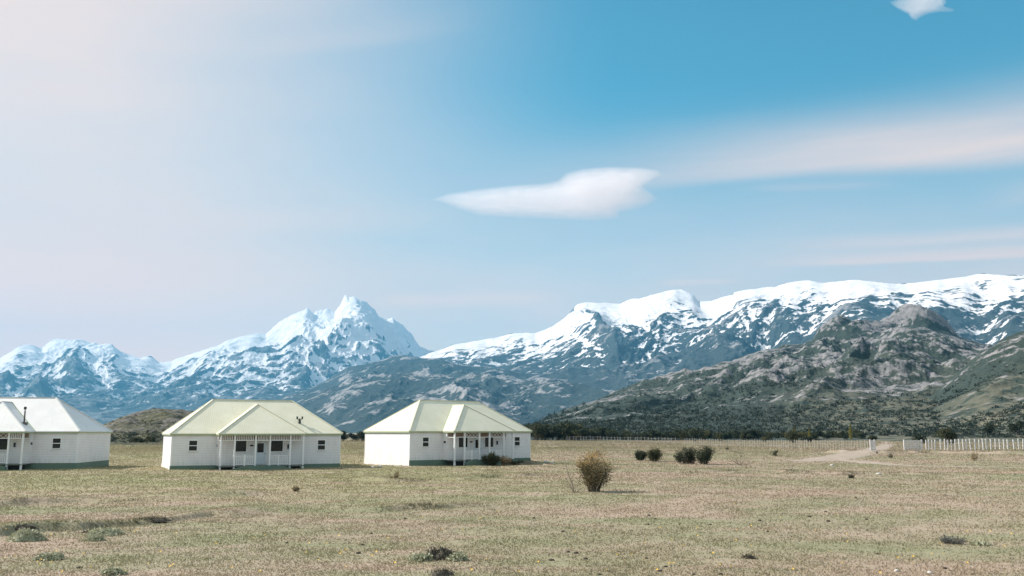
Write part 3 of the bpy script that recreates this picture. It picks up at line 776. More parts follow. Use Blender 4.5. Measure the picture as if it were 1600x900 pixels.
def branches(n, h, spread, sub, rise=.75, r0=.03, seed=0, vase=.6, base_r=.45):
    """woody frame: returns MB of tubes and the points along its twigs"""
    rs = np.random.default_rng(seed); mb = MB(); pts = []
    for i in range(n):
        a = rs.uniform(0, 2 * np.pi); k = rs.uniform(.1, 1) ** .7
        tip = Vector((math.cos(a) * spread * k, math.sin(a) * spread * k, h * (1 - .38 * k * k) * rs.uniform(.62, 1.05)))
        base = Vector((math.cos(a) * base_r * spread * k, math.sin(a) * base_r * spread * k, -.05))
        c = base.lerp(tip, .5) + Vector((math.cos(a) * -.10 * spread * vase * 2, math.sin(a) * -.10 * spread * vase * 2, .12 * h)) + Vector(rs.normal(size=3) * .05 * h)
        path = [base.lerp(c, t).lerp(c.lerp(tip, t), t) for t in np.linspace(0, 1, 7)]
        mb.tube(path, [r0 * (1 - .8 * t) for t in np.linspace(0, 1, 7)], 4)
        for j in range(sub):
            t = rs.uniform(.12, 1); p = base.lerp(c, t).lerp(c.lerp(tip, t), t)
            d = Vector(rs.normal(size=3)); d.z = abs(d.z) * rise + .25; d += Vector((math.cos(a), math.sin(a), 0)) * .5; d.normalize()
            L = h * rs.uniform(.12, .30)
            e = p + d * L
            mb.tube([p, p.lerp(e, .5) + Vector(rs.normal(size=3) * .03 * h), e], [r0 * .4, r0 * .28, r0 * .12], 3)
            for q in np.linspace(.25, 1.05, 7): pts.append(p.lerp(e, q))
    return mb, np.array([tuple(p) for p in pts])
m_stem = plain('bark', (.085, .07, .055), .9, .3, 6.)
m_grey = plain('grey_twigs', (.24, .20, .16), .9, .3, 6.)
m_main = leafmat('yellowing_leaves', (.095, .085, .05), (.23, .18, .085), (.50, .32, .10), .3)
m_dkl = leafmat('dark_leaves', (.020, .030, .018), (.050, .063, .032), (.10, .105, .045), .2)
m_scrub = leafmat('scrub_leaves', (.024, .037, .030), (.052, .068, .048), (.095, .105, .065), .2)
m_olive = leafmat('olive_leaves', (.030, .038, .018), (.075, .080, .035), (.17, .14, .05), .25)
m_tan = leafmat('dry_leaves', (.20, .15, .085), (.30, .23, .13), (.36, .28, .16), .3)
m_pop = leafmat('poplar_leaves', (.10, .11, .03), (.22, .20, .05), (.36, .29, .07), .3)
m_cush = leafmat('grey_leaves', (.27, .28, .18), (.44, .44, .30), (.56, .54, .40), .15)
m_heath = leafmat('slate_leaves', (.035, .045, .045), (.095, .11, .115), (.19, .20, .205), .15)

def shrub(name, loc, label, mat, h, spread, n, sub, nl, ls, stem=m_stem, seed=0, top=0., vase=.6, fuzz=.09, cat='bush', group=None, r0=.03, base_r=.45):
    o = empty(name, loc); tag(o, label, cat, group)
    mb, pts = branches(n, h, spread, sub, r0=r0, seed=seed, vase=vase, base_r=base_r)
    mb.build('stems', stem, o)
    if nl:
        P = pts[rng.integers(0, len(pts), nl)] + rng.normal(size=(nl, 3)) * fuzz * h
        P = P[P[:, 2] > .04 * h]
        tint = np.clip(rng.normal(.3, .2, len(P)) + top * sst(P[:, 2] / h, .5, 1.) * rng.uniform(.3, 1, len(P)) , 0, 1)
        V, Q, T = leaves(P, ls * rng.uniform(.6, 1.3, len(P)), tint)
        link('foliage', npmesh('foliage', V, Q, False, {'tint': T}), mat, o)
    return o
B = at(926, 768)
shrub('ochre_bush', B, 'large vase shaped bush with ochre leaf tips standing alone in the pasture', m_main, 2.1, 1.35, 27, 11, 5600, .092, seed=6, top=.95, vase=.45, fuzz=.06, base_r=.30)
# leggy dead plant beside it
def twigs(name, loc, label, specs, mat=m_grey, r=.016):
    m = MB()
    for pts in specs: m.tube(pts, [r * (1 - .75 * i / (len(pts) - 1)) for i in range(len(pts))], 4)
    o = m.build(name, mat); o.location = loc; tag(o, label, 'dead plant'); return o
tw = [[(0, 0, -.05), (-.12, 0, .55), (-.34, .05, 1.05), (-.48, .05, 1.75), (-.55, .08, 1.95)], [(0, 0, -.05), (-.22, -.1, .4), (-.42, -.1, .75)], [(.05, 0, -.05), (.12, .1, .3), (.25, .1, .62)], [(.1, 0, -.05), (.32, 0, .2), (.42, 0, .3)],
      [(-.12, 0, .55), (-.02, 0, .8)], [(-.34, .05, 1.05), (-.22, .05, 1.22)], [(0, 0, -.05), (-.06, .1, .5), (-.2, .15, .82)], [(-.42, -.1, .75), (-.55, -.1, .85)]]
twigs('dead_stalk', at(897, 770), 'leafless leaning stalk with one long twig left of the ochre bush', tw, r=.028)
tw = [[(0, 0, -.05), (.1, 0, .8), (.05, 0, 1.5)], [(0, 0, -.05), (-.5, 0, .35), (-1.0, 0, .6)], [(0, 0, -.05), (.5, 0, .5), (.75, 0, 1.1)], [(0, 0, -.05), (-.3, .2, .5), (-.55, .2, .9)], [(.1, 0, .8), (.4, 0, 1.25)], [(0, 0, -.05), (.9, .1, .15), (1.4, .1, .3)], [(0, 0, -.05), (-.9, .1, .1), (-1.3, .1, .25)]]
twigs('dry_shrub', at(1156, 727), 'thin leafless brown shrub right of the four dark bushes', tw, m_grey, .05)
for px, py, hh, sp, lab, sd in ((1000, 719.5, 1.28, .75, 'smallest round dark green bush, left end of the row of four', 11), (1023, 721, 1.62, .80, 'upright olive bush second from the left in the row of four', 12),
                               (1069, 725, 1.80, 1.08, 'wide dark bush with red twigs beside it, third in the row of four', 13), (1100, 725.5, 2.0, .98, 'darkest and tallest bush, right end of the row of four', 14)):
    shrub('dark_bush', at(px, py), lab, m_olive if sd == 12 else m_dkl, hh, sp, 16, 9, 3600, .13, seed=sd, top=.35, vase=.3, fuzz=.075, group='dark bushes in the pasture')
shrub('red_twig_bush', at(1081, 725), 'sparse reddish twigs between the two right hand dark bushes', m_tan, 1.0, .6, 12, 6, 160, .09, plain('red_twigs', (.17, .085, .06), .9, .2, 5.), 15, 0, .4, .06)
shrub('porch_bush', at(765, 727.5), 'dark green bush growing in front of the lattice porch', m_olive, 1.2, 1.1, 18, 9, 4200, .12, seed=16, top=.5, vase=.3, fuzz=.09)
shrub('tan_bush', at(786, 727.5), 'dry tan shrub right of the dark porch bush', m_tan, 1.0, .9, 16, 8, 1600, .10, m_grey, 17, .2, .3, .08)
shrub('low_bush', at(804, 726.5), 'low brown green shrub at the porch corner, right of the tan shrub', m_olive, .55, 1.1, 14, 7, 1500, .09, m_grey, 18, .3, .2, .1)
shrub('grey_heath', at(1489, 850), 'low slate grey spiky shrub in the grass at lower right', m_heath, .26, .42, 60, 7, 1500, .035, m_grey, 19, .5, .2, .07, r0=.007)
for px, py, hh, lab in ((1211, 712, .8, 'tiny dark bush alone left of the track'), (1329, 747.5, .32, 'tiny dark tuft alone in the middle pasture below the track'), (1136, 703, .5, 'tiny dark tuft before the thin wire fence'),
                        (1392, 715, .5, 'small brown tuft on the bank just below the open gate'), (463, 768, .38, 'small dry weed in front of the middle cottage'), (617, 749, .5, 'pale dry tussock in front of the lattice porch cottage'),
                        (1524, 719.5, .95, 'single dry brown weed below the white post fence'), (934, 714, 1.0, 'reddish dry shrub just behind the ochre bush')):
    pale = 'pale' in lab or 'dry' in lab
    shrub('small_tuft', at(px, py), lab, m_tan if pale else m_dkl, hh, hh * (.55 if 'weed' in lab else .8), 12, 6, 420, .08 if hh < .6 else .12, m_grey, int(px), .2, .3, .1, 'tuft', r0=.012)

# ---- scrub trees: a few kinds, then copies
def tree_mesh(seed, h, w_, nl, ls, trunk=True, col=0., dense=1.):
    rs = np.random.default_rng(seed)
    mb = MB()
    nb = 7
    lobes = []
    for i in range(nb + 4):
        a = rs.uniform(0, 2 * np.pi); k = rs.uniform(0, .75); z = rs.uniform(.30, .82) * h * (1 - .25 * k)
        lobes.append((math.cos(a) * k * w_ * .5, math.sin(a) * k * w_ * .5, z, rs.uniform(.17, .30) * min(h, w_), rs.uniform(-.25, .3)))
    for i, l in enumerate(lobes[:nb]):
        mb.tube([(l[0] * .08, l[1] * .08, -.3), (l[0] * .4, l[1] * .4, l[2] * .45), (l[0], l[1], l[2])], [.09 * h / 4, .06 * h / 4, .02], 4)
    P = []; T = []
    per = nl // len(lobes)
    for x, y, z, r, tt in lobes:
        d = rs.normal(size=(per, 3)); d /= np.linalg.norm(d, axis=1, keepdims=True)
        d[:, 2] *= .75
        rad = r * rs.uniform(.35, 1.18, (per, 1)) ** .6 * (1 + .25 * np.sin(d[:, :1] * 7 + x) * np.cos(d[:, 1:2] * 6 + y))
        P.append(np.array([x, y, z]) + d * rad); T.append(np.clip(rs.normal(.32 + tt + col, .16, per), 0, 1))
    P = np.concatenate(P); T = np.concatenate(T); k = P[:, 2] > .05; P, T = P[k], T[k]
    V, Q, TT = leaves(P, ls * rs.uniform(.6, 1.4, len(P)), T, None, .75)
    v2 = np.array(mb.v); nv = len(v2)
    f2 = np.array([f if len(f) == 4 else (*f[:3], f[0]) for f in mb.f if len(f) == 4])
    return npmesh('scrub_tree', np.concatenate([v2, V]), np.concatenate([f2, Q + nv]), False, {'tint': np.concatenate([np.zeros(nv), TT])}, np.concatenate([np.zeros(len(f2)), np.ones(len(Q))]))
protos = []
for i in range(6):
    me = tree_mesh(500 + i, 4.0, 5.0 + .4 * (i % 3), 1500, .34, col=(-.08, .0, .12)[i % 3])
    me.materials.append(m_stem); me.materials.append(m_dkl if i % 3 < 2 else m_olive); protos.append(me)
def plant(loc, s, label, group, kind=None, sz=1., name='scrub_tree', cat='tree'):
    me = protos[random.randrange(6) if kind is None else kind]
    o = bpy.data.objects.new(name, me); C.objects.link(o); o.location = loc
    o.rotation_euler = (0, 0, random.uniform(0, 6.28)); o.scale = (s, s, s * sz)
    tag(o, label, cat, group); return o
def hill_at(grid, px, py, r0, r1):
    """where the line of sight through a photo point meets a height field grid"""
    X, Y, Z = grid; a, e = azel(px, py)
    A = np.arctan2(X[:, 0], Y[:, 0]); i = int(np.argmin(abs(A - a)))
    i = min(max(i, 0), len(A) - 1)
    r = np.hypot(X[i], Y[i]); tz = (Z[i] - EYE) / r; k = np.argmax(tz >= math.tan(e))
    return Vector((X[i, k], Y[i, k], Z[i, k])) if tz.max() >= math.tan(e) else None
def ground_or(px, d):
    u = (px - 800) / F; x, y = u * d, d; return Vector((x, y, float(gz(x, y))))
# dense bushes along the far edge of the plain
for px in np.linspace(832, 905, 15):
    plant(ground_or(px + random.uniform(-2, 2), random.uniform(338, 358)), random.uniform(1.35, 1.95), 'dark scrub tree in the dense clump right of the lattice porch cottage', 'dense clump of scrub trees')
for px in np.linspace(900, 1010, 24):
    plant(ground_or(px + random.uniform(-2, 2), random.uniform(336, 364)), random.uniform(.9, 1.45) * (1 if px < 960 else .75), 'dark scrub tree in the line at the foot of the grey rocks', 'scrub trees below the grey rocks')
for px in np.linspace(1010, 1345, 64):
    plant(ground_or(px + random.uniform(-3, 3), random.uniform(338, 376)), random.uniform(.65, 1.2), 'dark scrub tree in the long line behind the thin wire fence', 'scrub trees behind the wire fence')
for px, d, s, lab in ((1081, 300, 1.25, 'broad dark scrub tree in front of the long tree line'), (1120, 305, .8, 'small olive scrub tree right of the broad dark one'), (1234, 262, .95, 'dark round scrub tree behind the thin wire fence'), (1260, 270, .6, 'small low scrub tree right of the dark round one'),
                      (1356, 270, .65, 'scrub tree just left of the track, behind the gate panel'), (1427, 240, .75, 'dark scrub tree right behind the boarded gate'), (1468, 225, 1.10, 'largest dark scrub tree behind the white post fence'), (1190, 290, .5, 'low bush in the middle of the far pasture')):
    plant(ground_or(px, d), s, lab, None)
for px, py, s, lab in ((1377, 676, .9, 'scrub tree on the foot of the slope above the track'), (1397, 673, 1., 'dark scrub tree uphill of the boarded gate'), (1547, 682, 1.2, 'wide scrub thicket above the middle of the white post fence'), (1592, 682, 1.4, 'dark scrub tree at the right edge above the white fence')):
    p = hill_at(SIDE, px, py - 2, 0, 0) or ground_or(px, 330); plant(p, s, lab, None)
# foot of the knoll, and the gap between the two right cottages
for i in range(34):
    px = random.uniform(150, 300); plant(ground_or(px, random.uniform(222, 250)), random.uniform(.38, .72), 'dark scrub bush at the foot of the low brown knoll', 'bushes below the knoll', sz=.8, name='scrub_bush', cat='bush')
for i in range(12):
    px = random.uniform(522, 590); plant(ground_or(px, random.uniform(300, 330)), random.uniform(.6, 1.1), 'dark scrub bush in the gap between the two right cottages', 'bushes between the cottages', name='scrub_bush', cat='bush')
# yellowing poplars
def poplar(px, d, h, lab):
    o = empty('poplar', ground_or(px, d)); tag(o, lab, 'tree')
    MB().tube([(0, 0, -.2), (.05, 0, h * .5), (0, 0, h * .97)], [.14, .09, .02], 6).build('trunk', m_grey, o)
    n = 900; z = rng.uniform(.10, 1, n) ** .9; r = .11 * h * np.sin(np.pi * np.clip(z, .05, 1) ** .7) * rng.uniform(.2, 1.1, n); a = rng.uniform(0, 6.28, n)
    V, Q, T = leaves(np.stack([np.cos(a) * r, np.sin(a) * r, z * h], -1), .32, np.clip(rng.normal(.5, .2, n), 0, 1), np.tile([0, 0, 1.], (n, 1)))
    link('crown', npmesh('crown', V, Q, False, {'tint': T}), m_pop, o)
poplar(1236, 318, 5.2, 'slim yellowing poplar, leftmost of three in the far tree line')
poplar(1259, 320, 4.6, 'shortest slim poplar, middle one of three in the far tree line')
poplar(1322.5, 322, 6.2, 'tallest yellow poplar at the right end of the far tree line')

# ---- uncountable scrub on the hill sides
def scrub(name, grid, rkm, n, thr, smin, smax, label, zmin=2.):
    X, Y, Z = grid; na, nr = Z.shape
    i = rng.integers(2, na - 2, n * 3); j = (rng.uniform(0, 1, n * 3) ** 1.3 * (nr * .83 - 3)).astype(int) + 1
    ok = (rkm[i, j] + rng.normal(0, .1, n * 3) < thr) & (Z[i, j] > zmin)
    i, j = i[ok][:n], j[ok][:n]
    fx = rng.uniform(0, 1, len(i))
    P = np.stack([X[i, j] * (1 - fx) + X[i + 1, j] * fx, Y[i, j] * (1 - fx) + Y[i + 1, j] * fx, Z[i, j] * (1 - fx) + Z[i + 1, j] * fx], -1)
    s = rng.uniform(smin, smax, len(P)) ** 1. * np.where(rng.uniform(size=len(P)) < .12, 1.6, 1)
    s = s * (.5 + .5 * sst(j / nr, .02, .35)); k = 16
    off = rng.normal(size=(len(P), k, 3)) * .36; off[:, :, 2] = np.abs(off[:, :, 2]) * .9 + .1
    Q_ = (P[:, None] + off * s[:, None, None]).reshape(-1, 3)
    t = np.clip(np.repeat(rng.uniform(.0, .55, len(P)), k) + rng.normal(0, .1, len(Q_)), 0, 1)
    V, Q, T = leaves(Q_, np.repeat(s, k) * .42, t, None, .8)
    o = link(name, npmesh(name, V, Q, False, {'tint': T}), m_scrub); tag(o, label, 'scrub', kind='stuff')
scrub('hill_scrub', HILL, HILL_RK, 9000, .36, 1.3, 3.6, 'dark scrub scattered over the grey rocky hill')
scrub('slope_scrub', SIDE, SIDE_RK, 4500, .26, .8, 2.2, 'dark scrub scattered over the slope at the right edge', 1.5)
scrub('knoll_scrub', KNOLL, KNOLL_RK, 1500, .30, .35, .9, 'low brown scrub covering the small knoll', .8)
# ================================================================== GRASS, STONES, SMALL PLANTS
m_grass, g = material('grass_blades')
P = g.pos()
c, fin = ground_colour(g, P)
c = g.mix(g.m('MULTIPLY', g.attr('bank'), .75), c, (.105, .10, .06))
t = g.attr('tint')
c = g.mix(g.mr(t, 0, 1, 0, .40, smooth=False), c, (.44, .37, .21)); c = g.mix(g.mr(t, .75, 1, 0, .35), c, (.10, .12, .04))
surf(g, c, .85, None, spec=.15, transl=.3)
n = 760000
rr_ = 16 + (190 - 16) * rng.uniform(0, 1, n) ** 1.9
aa = np.radians(rng.uniform(-43, 43, n))
gx, gy = np.sin(aa) * rr_, np.cos(aa) * rr_
den = fbm(gx / 2.2, gy / 2.2, 601, 4) + .5 * fbm(gx / .5, gy / .5, 602, 2)
trk = np.zeros(n, bool); q_ = np.where((gx > 15) & (gy > 85))[0]
for CX, CY, CW in TRACKS:
    for s_ in range(0, len(CX), 2): trk[q_] |= (gx[q_] - CX[s_]) ** 2 + (gy[q_] - CY[s_]) ** 2 < (CW[s_] * .5) ** 2 * rng.uniform(.3, 1.3, len(q_))
k = ~trk & (den + rng.normal(0, .18, n) > -.35)
gx, gy, den, rr_ = gx[k], gy[k], den[k], rr_[k]; n = len(gx)
zg = gz(gx, gy); hh = (1 + 1.2 * bankmask(gx, gy)) * (.022 + .036 * rng.uniform(0, 1, n) ** 2.2 + .05 * np.clip(den, 0, .6)) * (1 + .4 * sst(rr_, 30, 80) + .8 * sst(rr_, 90, 190))
a2 = rng.uniform(0, 6.28, n); wd = (.008 + .00055 * rr_) * rng.uniform(.7, 1.3, n)
lean = rng.normal(0, .55, (n, 2)) * hh[:, None]
b0 = np.stack([gx - np.cos(a2) * wd, gy - np.sin(a2) * wd, zg - .01], -1); b1 = np.stack([gx + np.cos(a2) * wd, gy + np.sin(a2) * wd, zg - .01], -1)
tp = np.stack([gx + lean[:, 0], gy + lean[:, 1], zg + hh], -1)
V = np.stack([b0, b1, tp], 1).reshape(-1, 3)
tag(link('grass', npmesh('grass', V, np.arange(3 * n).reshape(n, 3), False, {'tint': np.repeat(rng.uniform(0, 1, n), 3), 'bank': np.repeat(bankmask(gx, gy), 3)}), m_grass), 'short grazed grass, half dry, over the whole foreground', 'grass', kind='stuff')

def far_tufts(n):
    r = rng.uniform(170, 345, n); a = np.radians(rng.uniform(-33, 33, n)); x, y = np.sin(a) * r, np.cos(a) * r
    k = fbm(x / 14, y / 22, 651, 4) + rng.normal(0, .25, n) > -.1; x, y, r = x[k], y[k], r[k]; n = len(x); z = gz(x, y)
    tr_ = np.zeros(n, bool)
    for CX, CY, CW in TRACKS:
        for s_ in range(0, len(CX), 2): tr_ |= (x - CX[s_]) ** 2 + (y - CY[s_]) ** 2 < (CW[s_] * .5) ** 2
    x, y, z = x[~tr_], y[~tr_], z[~tr_]; n = len(x)
    h = rng.uniform(.08, .24, n); w_ = rng.uniform(.10, .30, n); b = rng.uniform(0, 6.28, n); l = rng.normal(0, .6, (n, 2)) * h[:, None]
    V = np.stack([np.stack([x - np.cos(b) * w_, y - np.sin(b) * w_, z - .03], -1), np.stack([x + np.cos(b) * w_, y + np.sin(b) * w_, z - .03], -1), np.stack([x + l[:, 0], y + l[:, 1], z + h], -1)], 1).reshape(-1, 3)
    o = link('tussock_grass', npmesh('tussock_grass', V, np.arange(3 * n).reshape(n, 3), False, {'tint': np.repeat(rng.uniform(0, 1, n), 3), 'bank': np.zeros(3 * n)}), m_grass)
    tag(o, 'rough tussock grass over the far part of the plain', 'grass', kind='stuff')
far_tufts(170000)
def lump(name, loc, label, cat, mat, rx, ry, h, seed, nl=900, ls=.09, bites=.8, group=None):
    """low uneven cushion: a noisy mound with tiny leaves over it"""
    na, nr = 42, 12
    A, T = np.meshgrid(np.linspace(0, 2 * np.pi, na, endpoint=True), np.linspace(0, 1, nr), indexing='ij')
    wob = 1 + .38 * fbm(np.cos(A) * 1.6 + seed, np.sin(A) * 1.6, seed, 3)
    X = np.cos(A) * T * rx * wob; Y = np.sin(A) * T * ry * wob
    Z = h * (1 - T ** 2.4) * (1 + bites * 1.3 * fbm(X * 2.6 / max(rx, .3) + seed, Y * 2.6 / max(rx, .3), seed + 1, 4)) - .02 - .05 * T ** 6
    me = gridmesh('mound', np.stack([X, Y, Z], -1)[::-1], {'tint': (.2 + .3 * fbm(X * 6, Y * 6, seed + 4, 3)).clip(0, 1)})
    bm = bmesh.new(); bm.from_mesh(me); bmesh.ops.remove_doubles(bm, verts=bm.verts, dist=.0005); bm.to_mesh(me); bm.free()
    o = link(name, me, mat); o.location = loc; tag(o, label, cat, group)
    i = rng.integers(0, na, nl); j = (rng.uniform(0, 1, nl) ** .6 * (nr - 1)).astype(int)
    P = np.stack([X[i, j], Y[i, j], Z[i, j] + .01], -1) + rng.normal(size=(nl, 3)) * np.array([.05, .05, .035])
    V, Q, Tt = leaves(P, ls * rng.uniform(.6, 1.4, nl), np.clip(rng.normal(.5, .25, nl), 0, 1))
    link('foliage', npmesh('foliage', V, Q, False, {'tint': Tt}), mat, o); return o
for px, py, rx, ry, h, lab, sd in ((41, 845, .55, .42, .30, 'grey green cushion shrub with dark base, leftmost on the grass', 31),
                                  (162, 836, .62, .55, .17, 'flat grey cushion plant with ragged holes, upper one of a pair at left', 32),
                                  (147, 845, .36, .22, .10, 'small flat grey cushion plant just below the ragged one', 33),
                                  (73, 875, .36, .24, .10, 'pale grey cushion plant low at left, below the dark based one', 34),
                                  (88, 873, .14, .12, .09, 'little dark clump touching the pale cushion plant low at left', 35),
                                  (178, 898, .30, .2, .09, 'pale cushion plant cut by the lower edge at left', 36),
                                  (658, 876, .36, .26, .13, 'left lobe of the pale cushion around the dark hollow, lower middle', 37),
                                  (716, 876, .26, .2, .12, 'small right lobe of cushion beside the dark hollow, lower middle', 38),
                                  (1532, 852, .32, .2, .05, 'pale dead cushion flat on the grass near the right edge', 39)):
    lump('cushion_plant', at(px, py), lab, 'cushion plant', m_cush, rx, ry, h, sd)
m_soil = leafmat('dark_soil', (.06, .055, .043), (.12, .105, .078), (.18, .16, .115), .05)
lump('earth_mound', at(688, 873), 'dark peaty hummock with a shaded hollow, lower middle of the pasture', 'mound', m_soil, .5, .32, .24, 40, 1200, .05, .8)
lump('earth_clod', at(690, 899), 'brown lumpy clod at the lower edge below the dark hummock', 'mound', m_soil, .32, .2, .12, 41, 500, .04, .8)
for px, py, rx, lab in ((30, 834, .8, 'dark bare earth scrape behind the leftmost cushion shrub'), (150, 823, .9, 'dark bare earth scrape on the low bank at left'), (235, 817, 1.1, 'long dark tuft patch on the low bank, right of the bare scrape'),
                        (1145, 706, 1.3, 'far dark earth patch by the thin wire fence'), (1170, 873, .22, 'line of brown clods low right of centre')):
    lump('earth_scrape', at(px, py), lab, 'bare earth', m_soil, rx * .7, rx * .25, .035, int(px) + 3, 700, .06, .9)
# stones, dung and flowers: one of each kind and copies
def rock_mesh(seed, flat=.6):
    bm = bmesh.new(); bmesh.ops.create_icosphere(bm, subdivisions=2, radius=1)
    for v in bm.verts:
        f = 1 + .35 * float(fbm(v.co.x * 1.3 + seed, v.co.y * 1.3 + v.co.z * 1.1, seed, 3)); v.co = v.co * f; v.co.z *= flat
    me = bpy.data.meshes.new('stone'); bm.to_mesh(me); bm.free(); return me
m_stone = plain('pale_stone', (.52, .49, .45), .85, .25, 5.)
m_dung = plain('dung', (.045, .035, .028), .95, .3, 8.)
st = [rock_mesh(i) for i in range(4)]; dg = [rock_mesh(20 + i, .5) for i in range(3)]
for m_ in st: m_.materials.append(m_stone)
for m_ in dg: m_.materials.append(m_dung)
def drop(name, me, px, py, s, label, cat, group=None):
    o = bpy.data.objects.new(name, me); C.objects.link(o); o.location = at(px, py) + Vector((0, 0, s * .25)); o.rotation_euler = (0, 0, random.uniform(0, 6)); o.scale = (s, s, s)
    tag(o, label, cat, group)
for px, py, s, lab in ((583, 731, .26, 'left one of two pale stones before the lattice porch cottage'), (593, 730, .24, 'right one of two pale stones before the lattice porch cottage'), (1453, 896, .065, 'white rounded stone at the lower edge, right of centre'),
                       (1401, 893, .07, 'flat white stone near the lower edge, left of the rounded one'), (853, 723, .30, 'pale stone by the shadow at the lattice porch cottage corner'), (863, 724, .24, 'darker stone beside the pale one at the cottage corner'),
                       (68, 843, .09, 'small stone right of the leftmost cushion shrub'), (1300, 728, .22, 'white stone beside the side path'), (1046, 806, .06, 'tiny white stone in mid pasture right of the ochre bush'), (303, 734, .3, 'pale stone by the middle cottage') , (1373, 741, .2, 'small white stone right of the tiny dark tuft')):
    if 303 == px: continue
    drop('stone', random.choice(st), px, py, s, lab, 'stone')
for px, py in ((633, 811), (580, 834), (567, 852), (560, 865), (640, 804), (834, 810), (862, 876), (900, 865), (888, 863), (915, 874), (937, 898), (951, 893), (1014, 806), (1012, 820), (1024, 811), (1110, 820), (1132, 755), (1200, 831), (1265, 808), (1290, 800), (1294, 815), (1187, 814), (1371, 866), (1476, 889), (448, 849), (123, 888), (1031, 893), (1040, 886), (1337, 778), (1413, 766), (870, 748), (449, 796), (1010, 873), (1084, 898), (880, 831), (1354, 812), (1085, 770), (320, 775), (1126, 898)):
    drop('dung', random.choice(dg), px, py, random.uniform(.045, .085), 'small dark dropping lying in the short grass', 'dropping', 'dark droppings scattered over the pasture')
bm = bmesh.new()
for a in range(8):
    t = a * math.pi / 4; d = Vector((math.cos(t), math.sin(t), .35)); s_ = Vector((-math.sin(t), math.cos(t), 0)) * .3
    bm.faces.new([bm.verts.new(p) for p in ((0, 0, 0), d * .6 + s_, d, d * .6 - s_)])
fm = bpy.data.meshes.new('flower'); bm.to_mesh(fm); bm.free(); fm.materials.append(plain('yellow_petals', (.75, .46, .06), .7, .15, 9.))
cl = [(540, 861), (606, 843), (625, 842), (690, 829), (723, 829), (750, 811), (760, 876), (540, 888), (533, 865), (895, 858), (964, 869), (210, 833), (215, 829), (130, 867), (163, 845), (413, 838), (396, 842), (275, 835), (362, 889), (1090, 839), (1173, 855), (1403, 874), (1427, 883), (1375, 898), (1320, 828), (1150, 846), (1274, 830), (1045, 883), (58, 880), (62, 884), (332, 801), (595, 789), (1427, 872), (1404, 809), (1580, 836), (1512, 832), (1547, 832), (515, 787), (250, 865), (270, 885)]
for i in range(70): cl.append((random.uniform(0, 1600), 780 + 118 * random.random() ** .6))
for px, py in cl:
    o = bpy.data.objects.new('yellow_flower', fm); C.objects.link(o); o.location = at(px, py) + Vector((0, 0, .05)); o.scale = [random.uniform(.022, .036)] * 3; o.rotation_euler = (R(35), 0, random.uniform(-.6, .6))
    tag(o, 'tiny yellow flower in the short grass', 'flower', 'yellow flowers in the pasture')

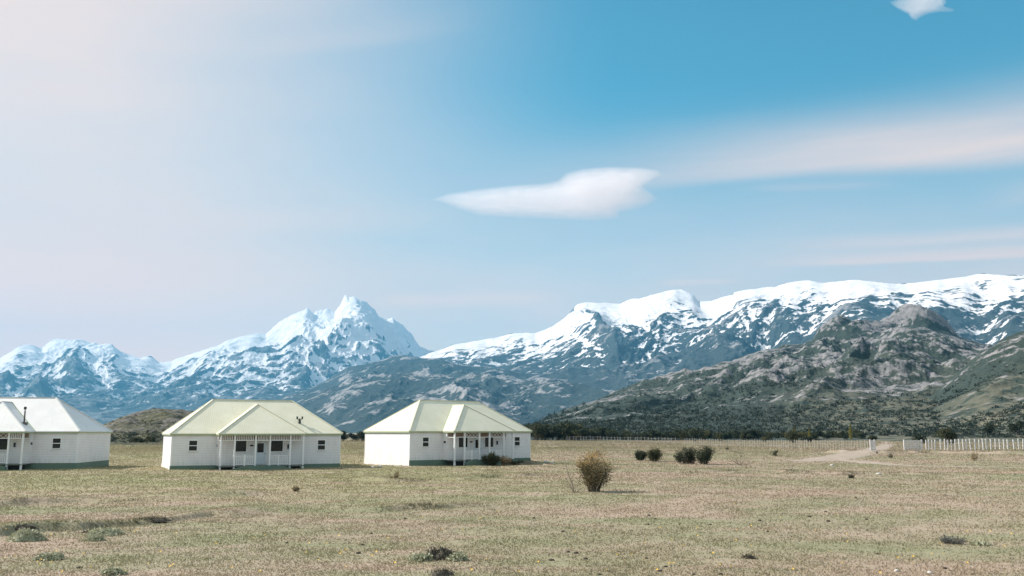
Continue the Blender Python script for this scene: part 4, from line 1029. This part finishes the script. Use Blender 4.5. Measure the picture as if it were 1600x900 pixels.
# ================================================================== CLOUDS (bodies of vapour high beyond the range)
def cloud(name, outline, dist, thick, dens, label, seed, steps=120, an=.1):
    P = np.array([(lambda d: (d.x / d.y * dist, EYE + d.z / d.y * dist))(ray(*p)) for p in outline])
    x0, x1, z0, z1 = P[:, 0].min(), P[:, 0].max(), P[:, 1].min(), P[:, 1].max()
    nx = steps * 2; nz = steps
    gx, gz_ = np.meshgrid(np.linspace(x0, x1, nx), np.linspace(z0, z1, nz), indexing='ij')
    # distance to the outline, inside positive
    A = P; Bq = np.roll(P, -1, 0); ins = np.zeros_like(gx, bool); dm = np.full(gx.shape, 1e9)
    for a_, b_ in zip(A, Bq):
        cond = ((a_[1] > gz_) != (b_[1] > gz_)); xx = (b_[0] - a_[0]) * (gz_ - a_[1]) / (b_[1] - a_[1] + 1e-9) + a_[0]
        ins ^= cond & (gx < xx)
        ab = b_ - a_; t = np.clip(((gx - a_[0]) * ab[0] + (gz_ - a_[1]) * ab[1]) / (ab @ ab), 0, 1)
        dm = np.minimum(dm, np.hypot(gx - a_[0] - ab[0] * t, gz_ - a_[1] - ab[1] * t))
    sc = (z1 - z0) * .42
    dm = np.where(ins, dm * (1 + .45 * fbm(gx / (sc * .55), gz_ / (sc * .16), seed + 3, 5)), 0).clip(0)
    th = thick * np.clip(dm / sc, 0, 1) ** .95 * (1 + .18 * fbm(gx / (sc * 4), gz_ / (sc * 1.3), seed, 4))
    th = np.maximum(th, 0)
    f_ = np.stack([gx, dist - th, gz_], -1); b2 = np.stack([gx, dist + th * .9, gz_], -1)
    n_ = nx * nz; i = np.arange(n_).reshape(nx, nz)
    cell = (ins[:-1, :-1] | ins[1:, :-1] | ins[1:, 1:] | ins[:-1, 1:])
    Q = np.stack([i[:-1, :-1], i[1:, :-1], i[1:, 1:], i[:-1, 1:]], -1)[cell]
    V = np.concatenate([f_.reshape(-1, 3), b2.reshape(-1, 3)]); QQ = np.concatenate([Q, Q[:, ::-1] + n_])
    me = npmesh(name, V, QQ, True)
    bm = bmesh.new(); bm.from_mesh(me); bmesh.ops.remove_doubles(bm, verts=bm.verts, dist=.5)
    bmesh.ops.delete(bm, geom=[v for v in bm.verts if not v.link_faces], context='VERTS'); bmesh.ops.recalc_face_normals(bm, faces=bm.faces); bm.to_mesh(me); bm.free()
    m, g = material(name)
    v = g.n('ShaderNodeVolumePrincipled', {'Color': (1, .945, .93, 1), 'Density': dens, 'Anisotropy': an})
    g.n('ShaderNodeOutputMaterial', {'Volume': v.outputs[0]})
    o = link(name, me, m); tag(o, label, 'cloud'); return o
lent = [(672, 312), (700, 302), (750, 294), (800, 289), (850, 286), (872, 281), (885, 269), (910, 263), (950, 260), (1000, 261), (1026, 265), (1036, 272), (1020, 282), (1006, 292), (1020, 302), (1028, 311), (1014, 321), (990, 329), (970, 333), (966, 342), (930, 346), (870, 344), (800, 341), (750, 338), (718, 328), (694, 318)]
cloud('lenticular_cloud', lent, 14500, 560, .0019, 'smooth white lens shaped cloud in the middle of the sky', 701)
cloud('small_cloud', [(1388, 3), (1404, -2), (1425, -8), (1450, -9), (1474, -5), (1480, 4), (1476, 10), (1493, 15), (1488, 19), (1470, 19), (1452, 22), (1440, 27), (1432, 33), (1424, 30), (1418, 22), (1408, 17), (1398, 11)], 9000, 130, .0036, 'small ragged white cloud at the top right corner', 702)
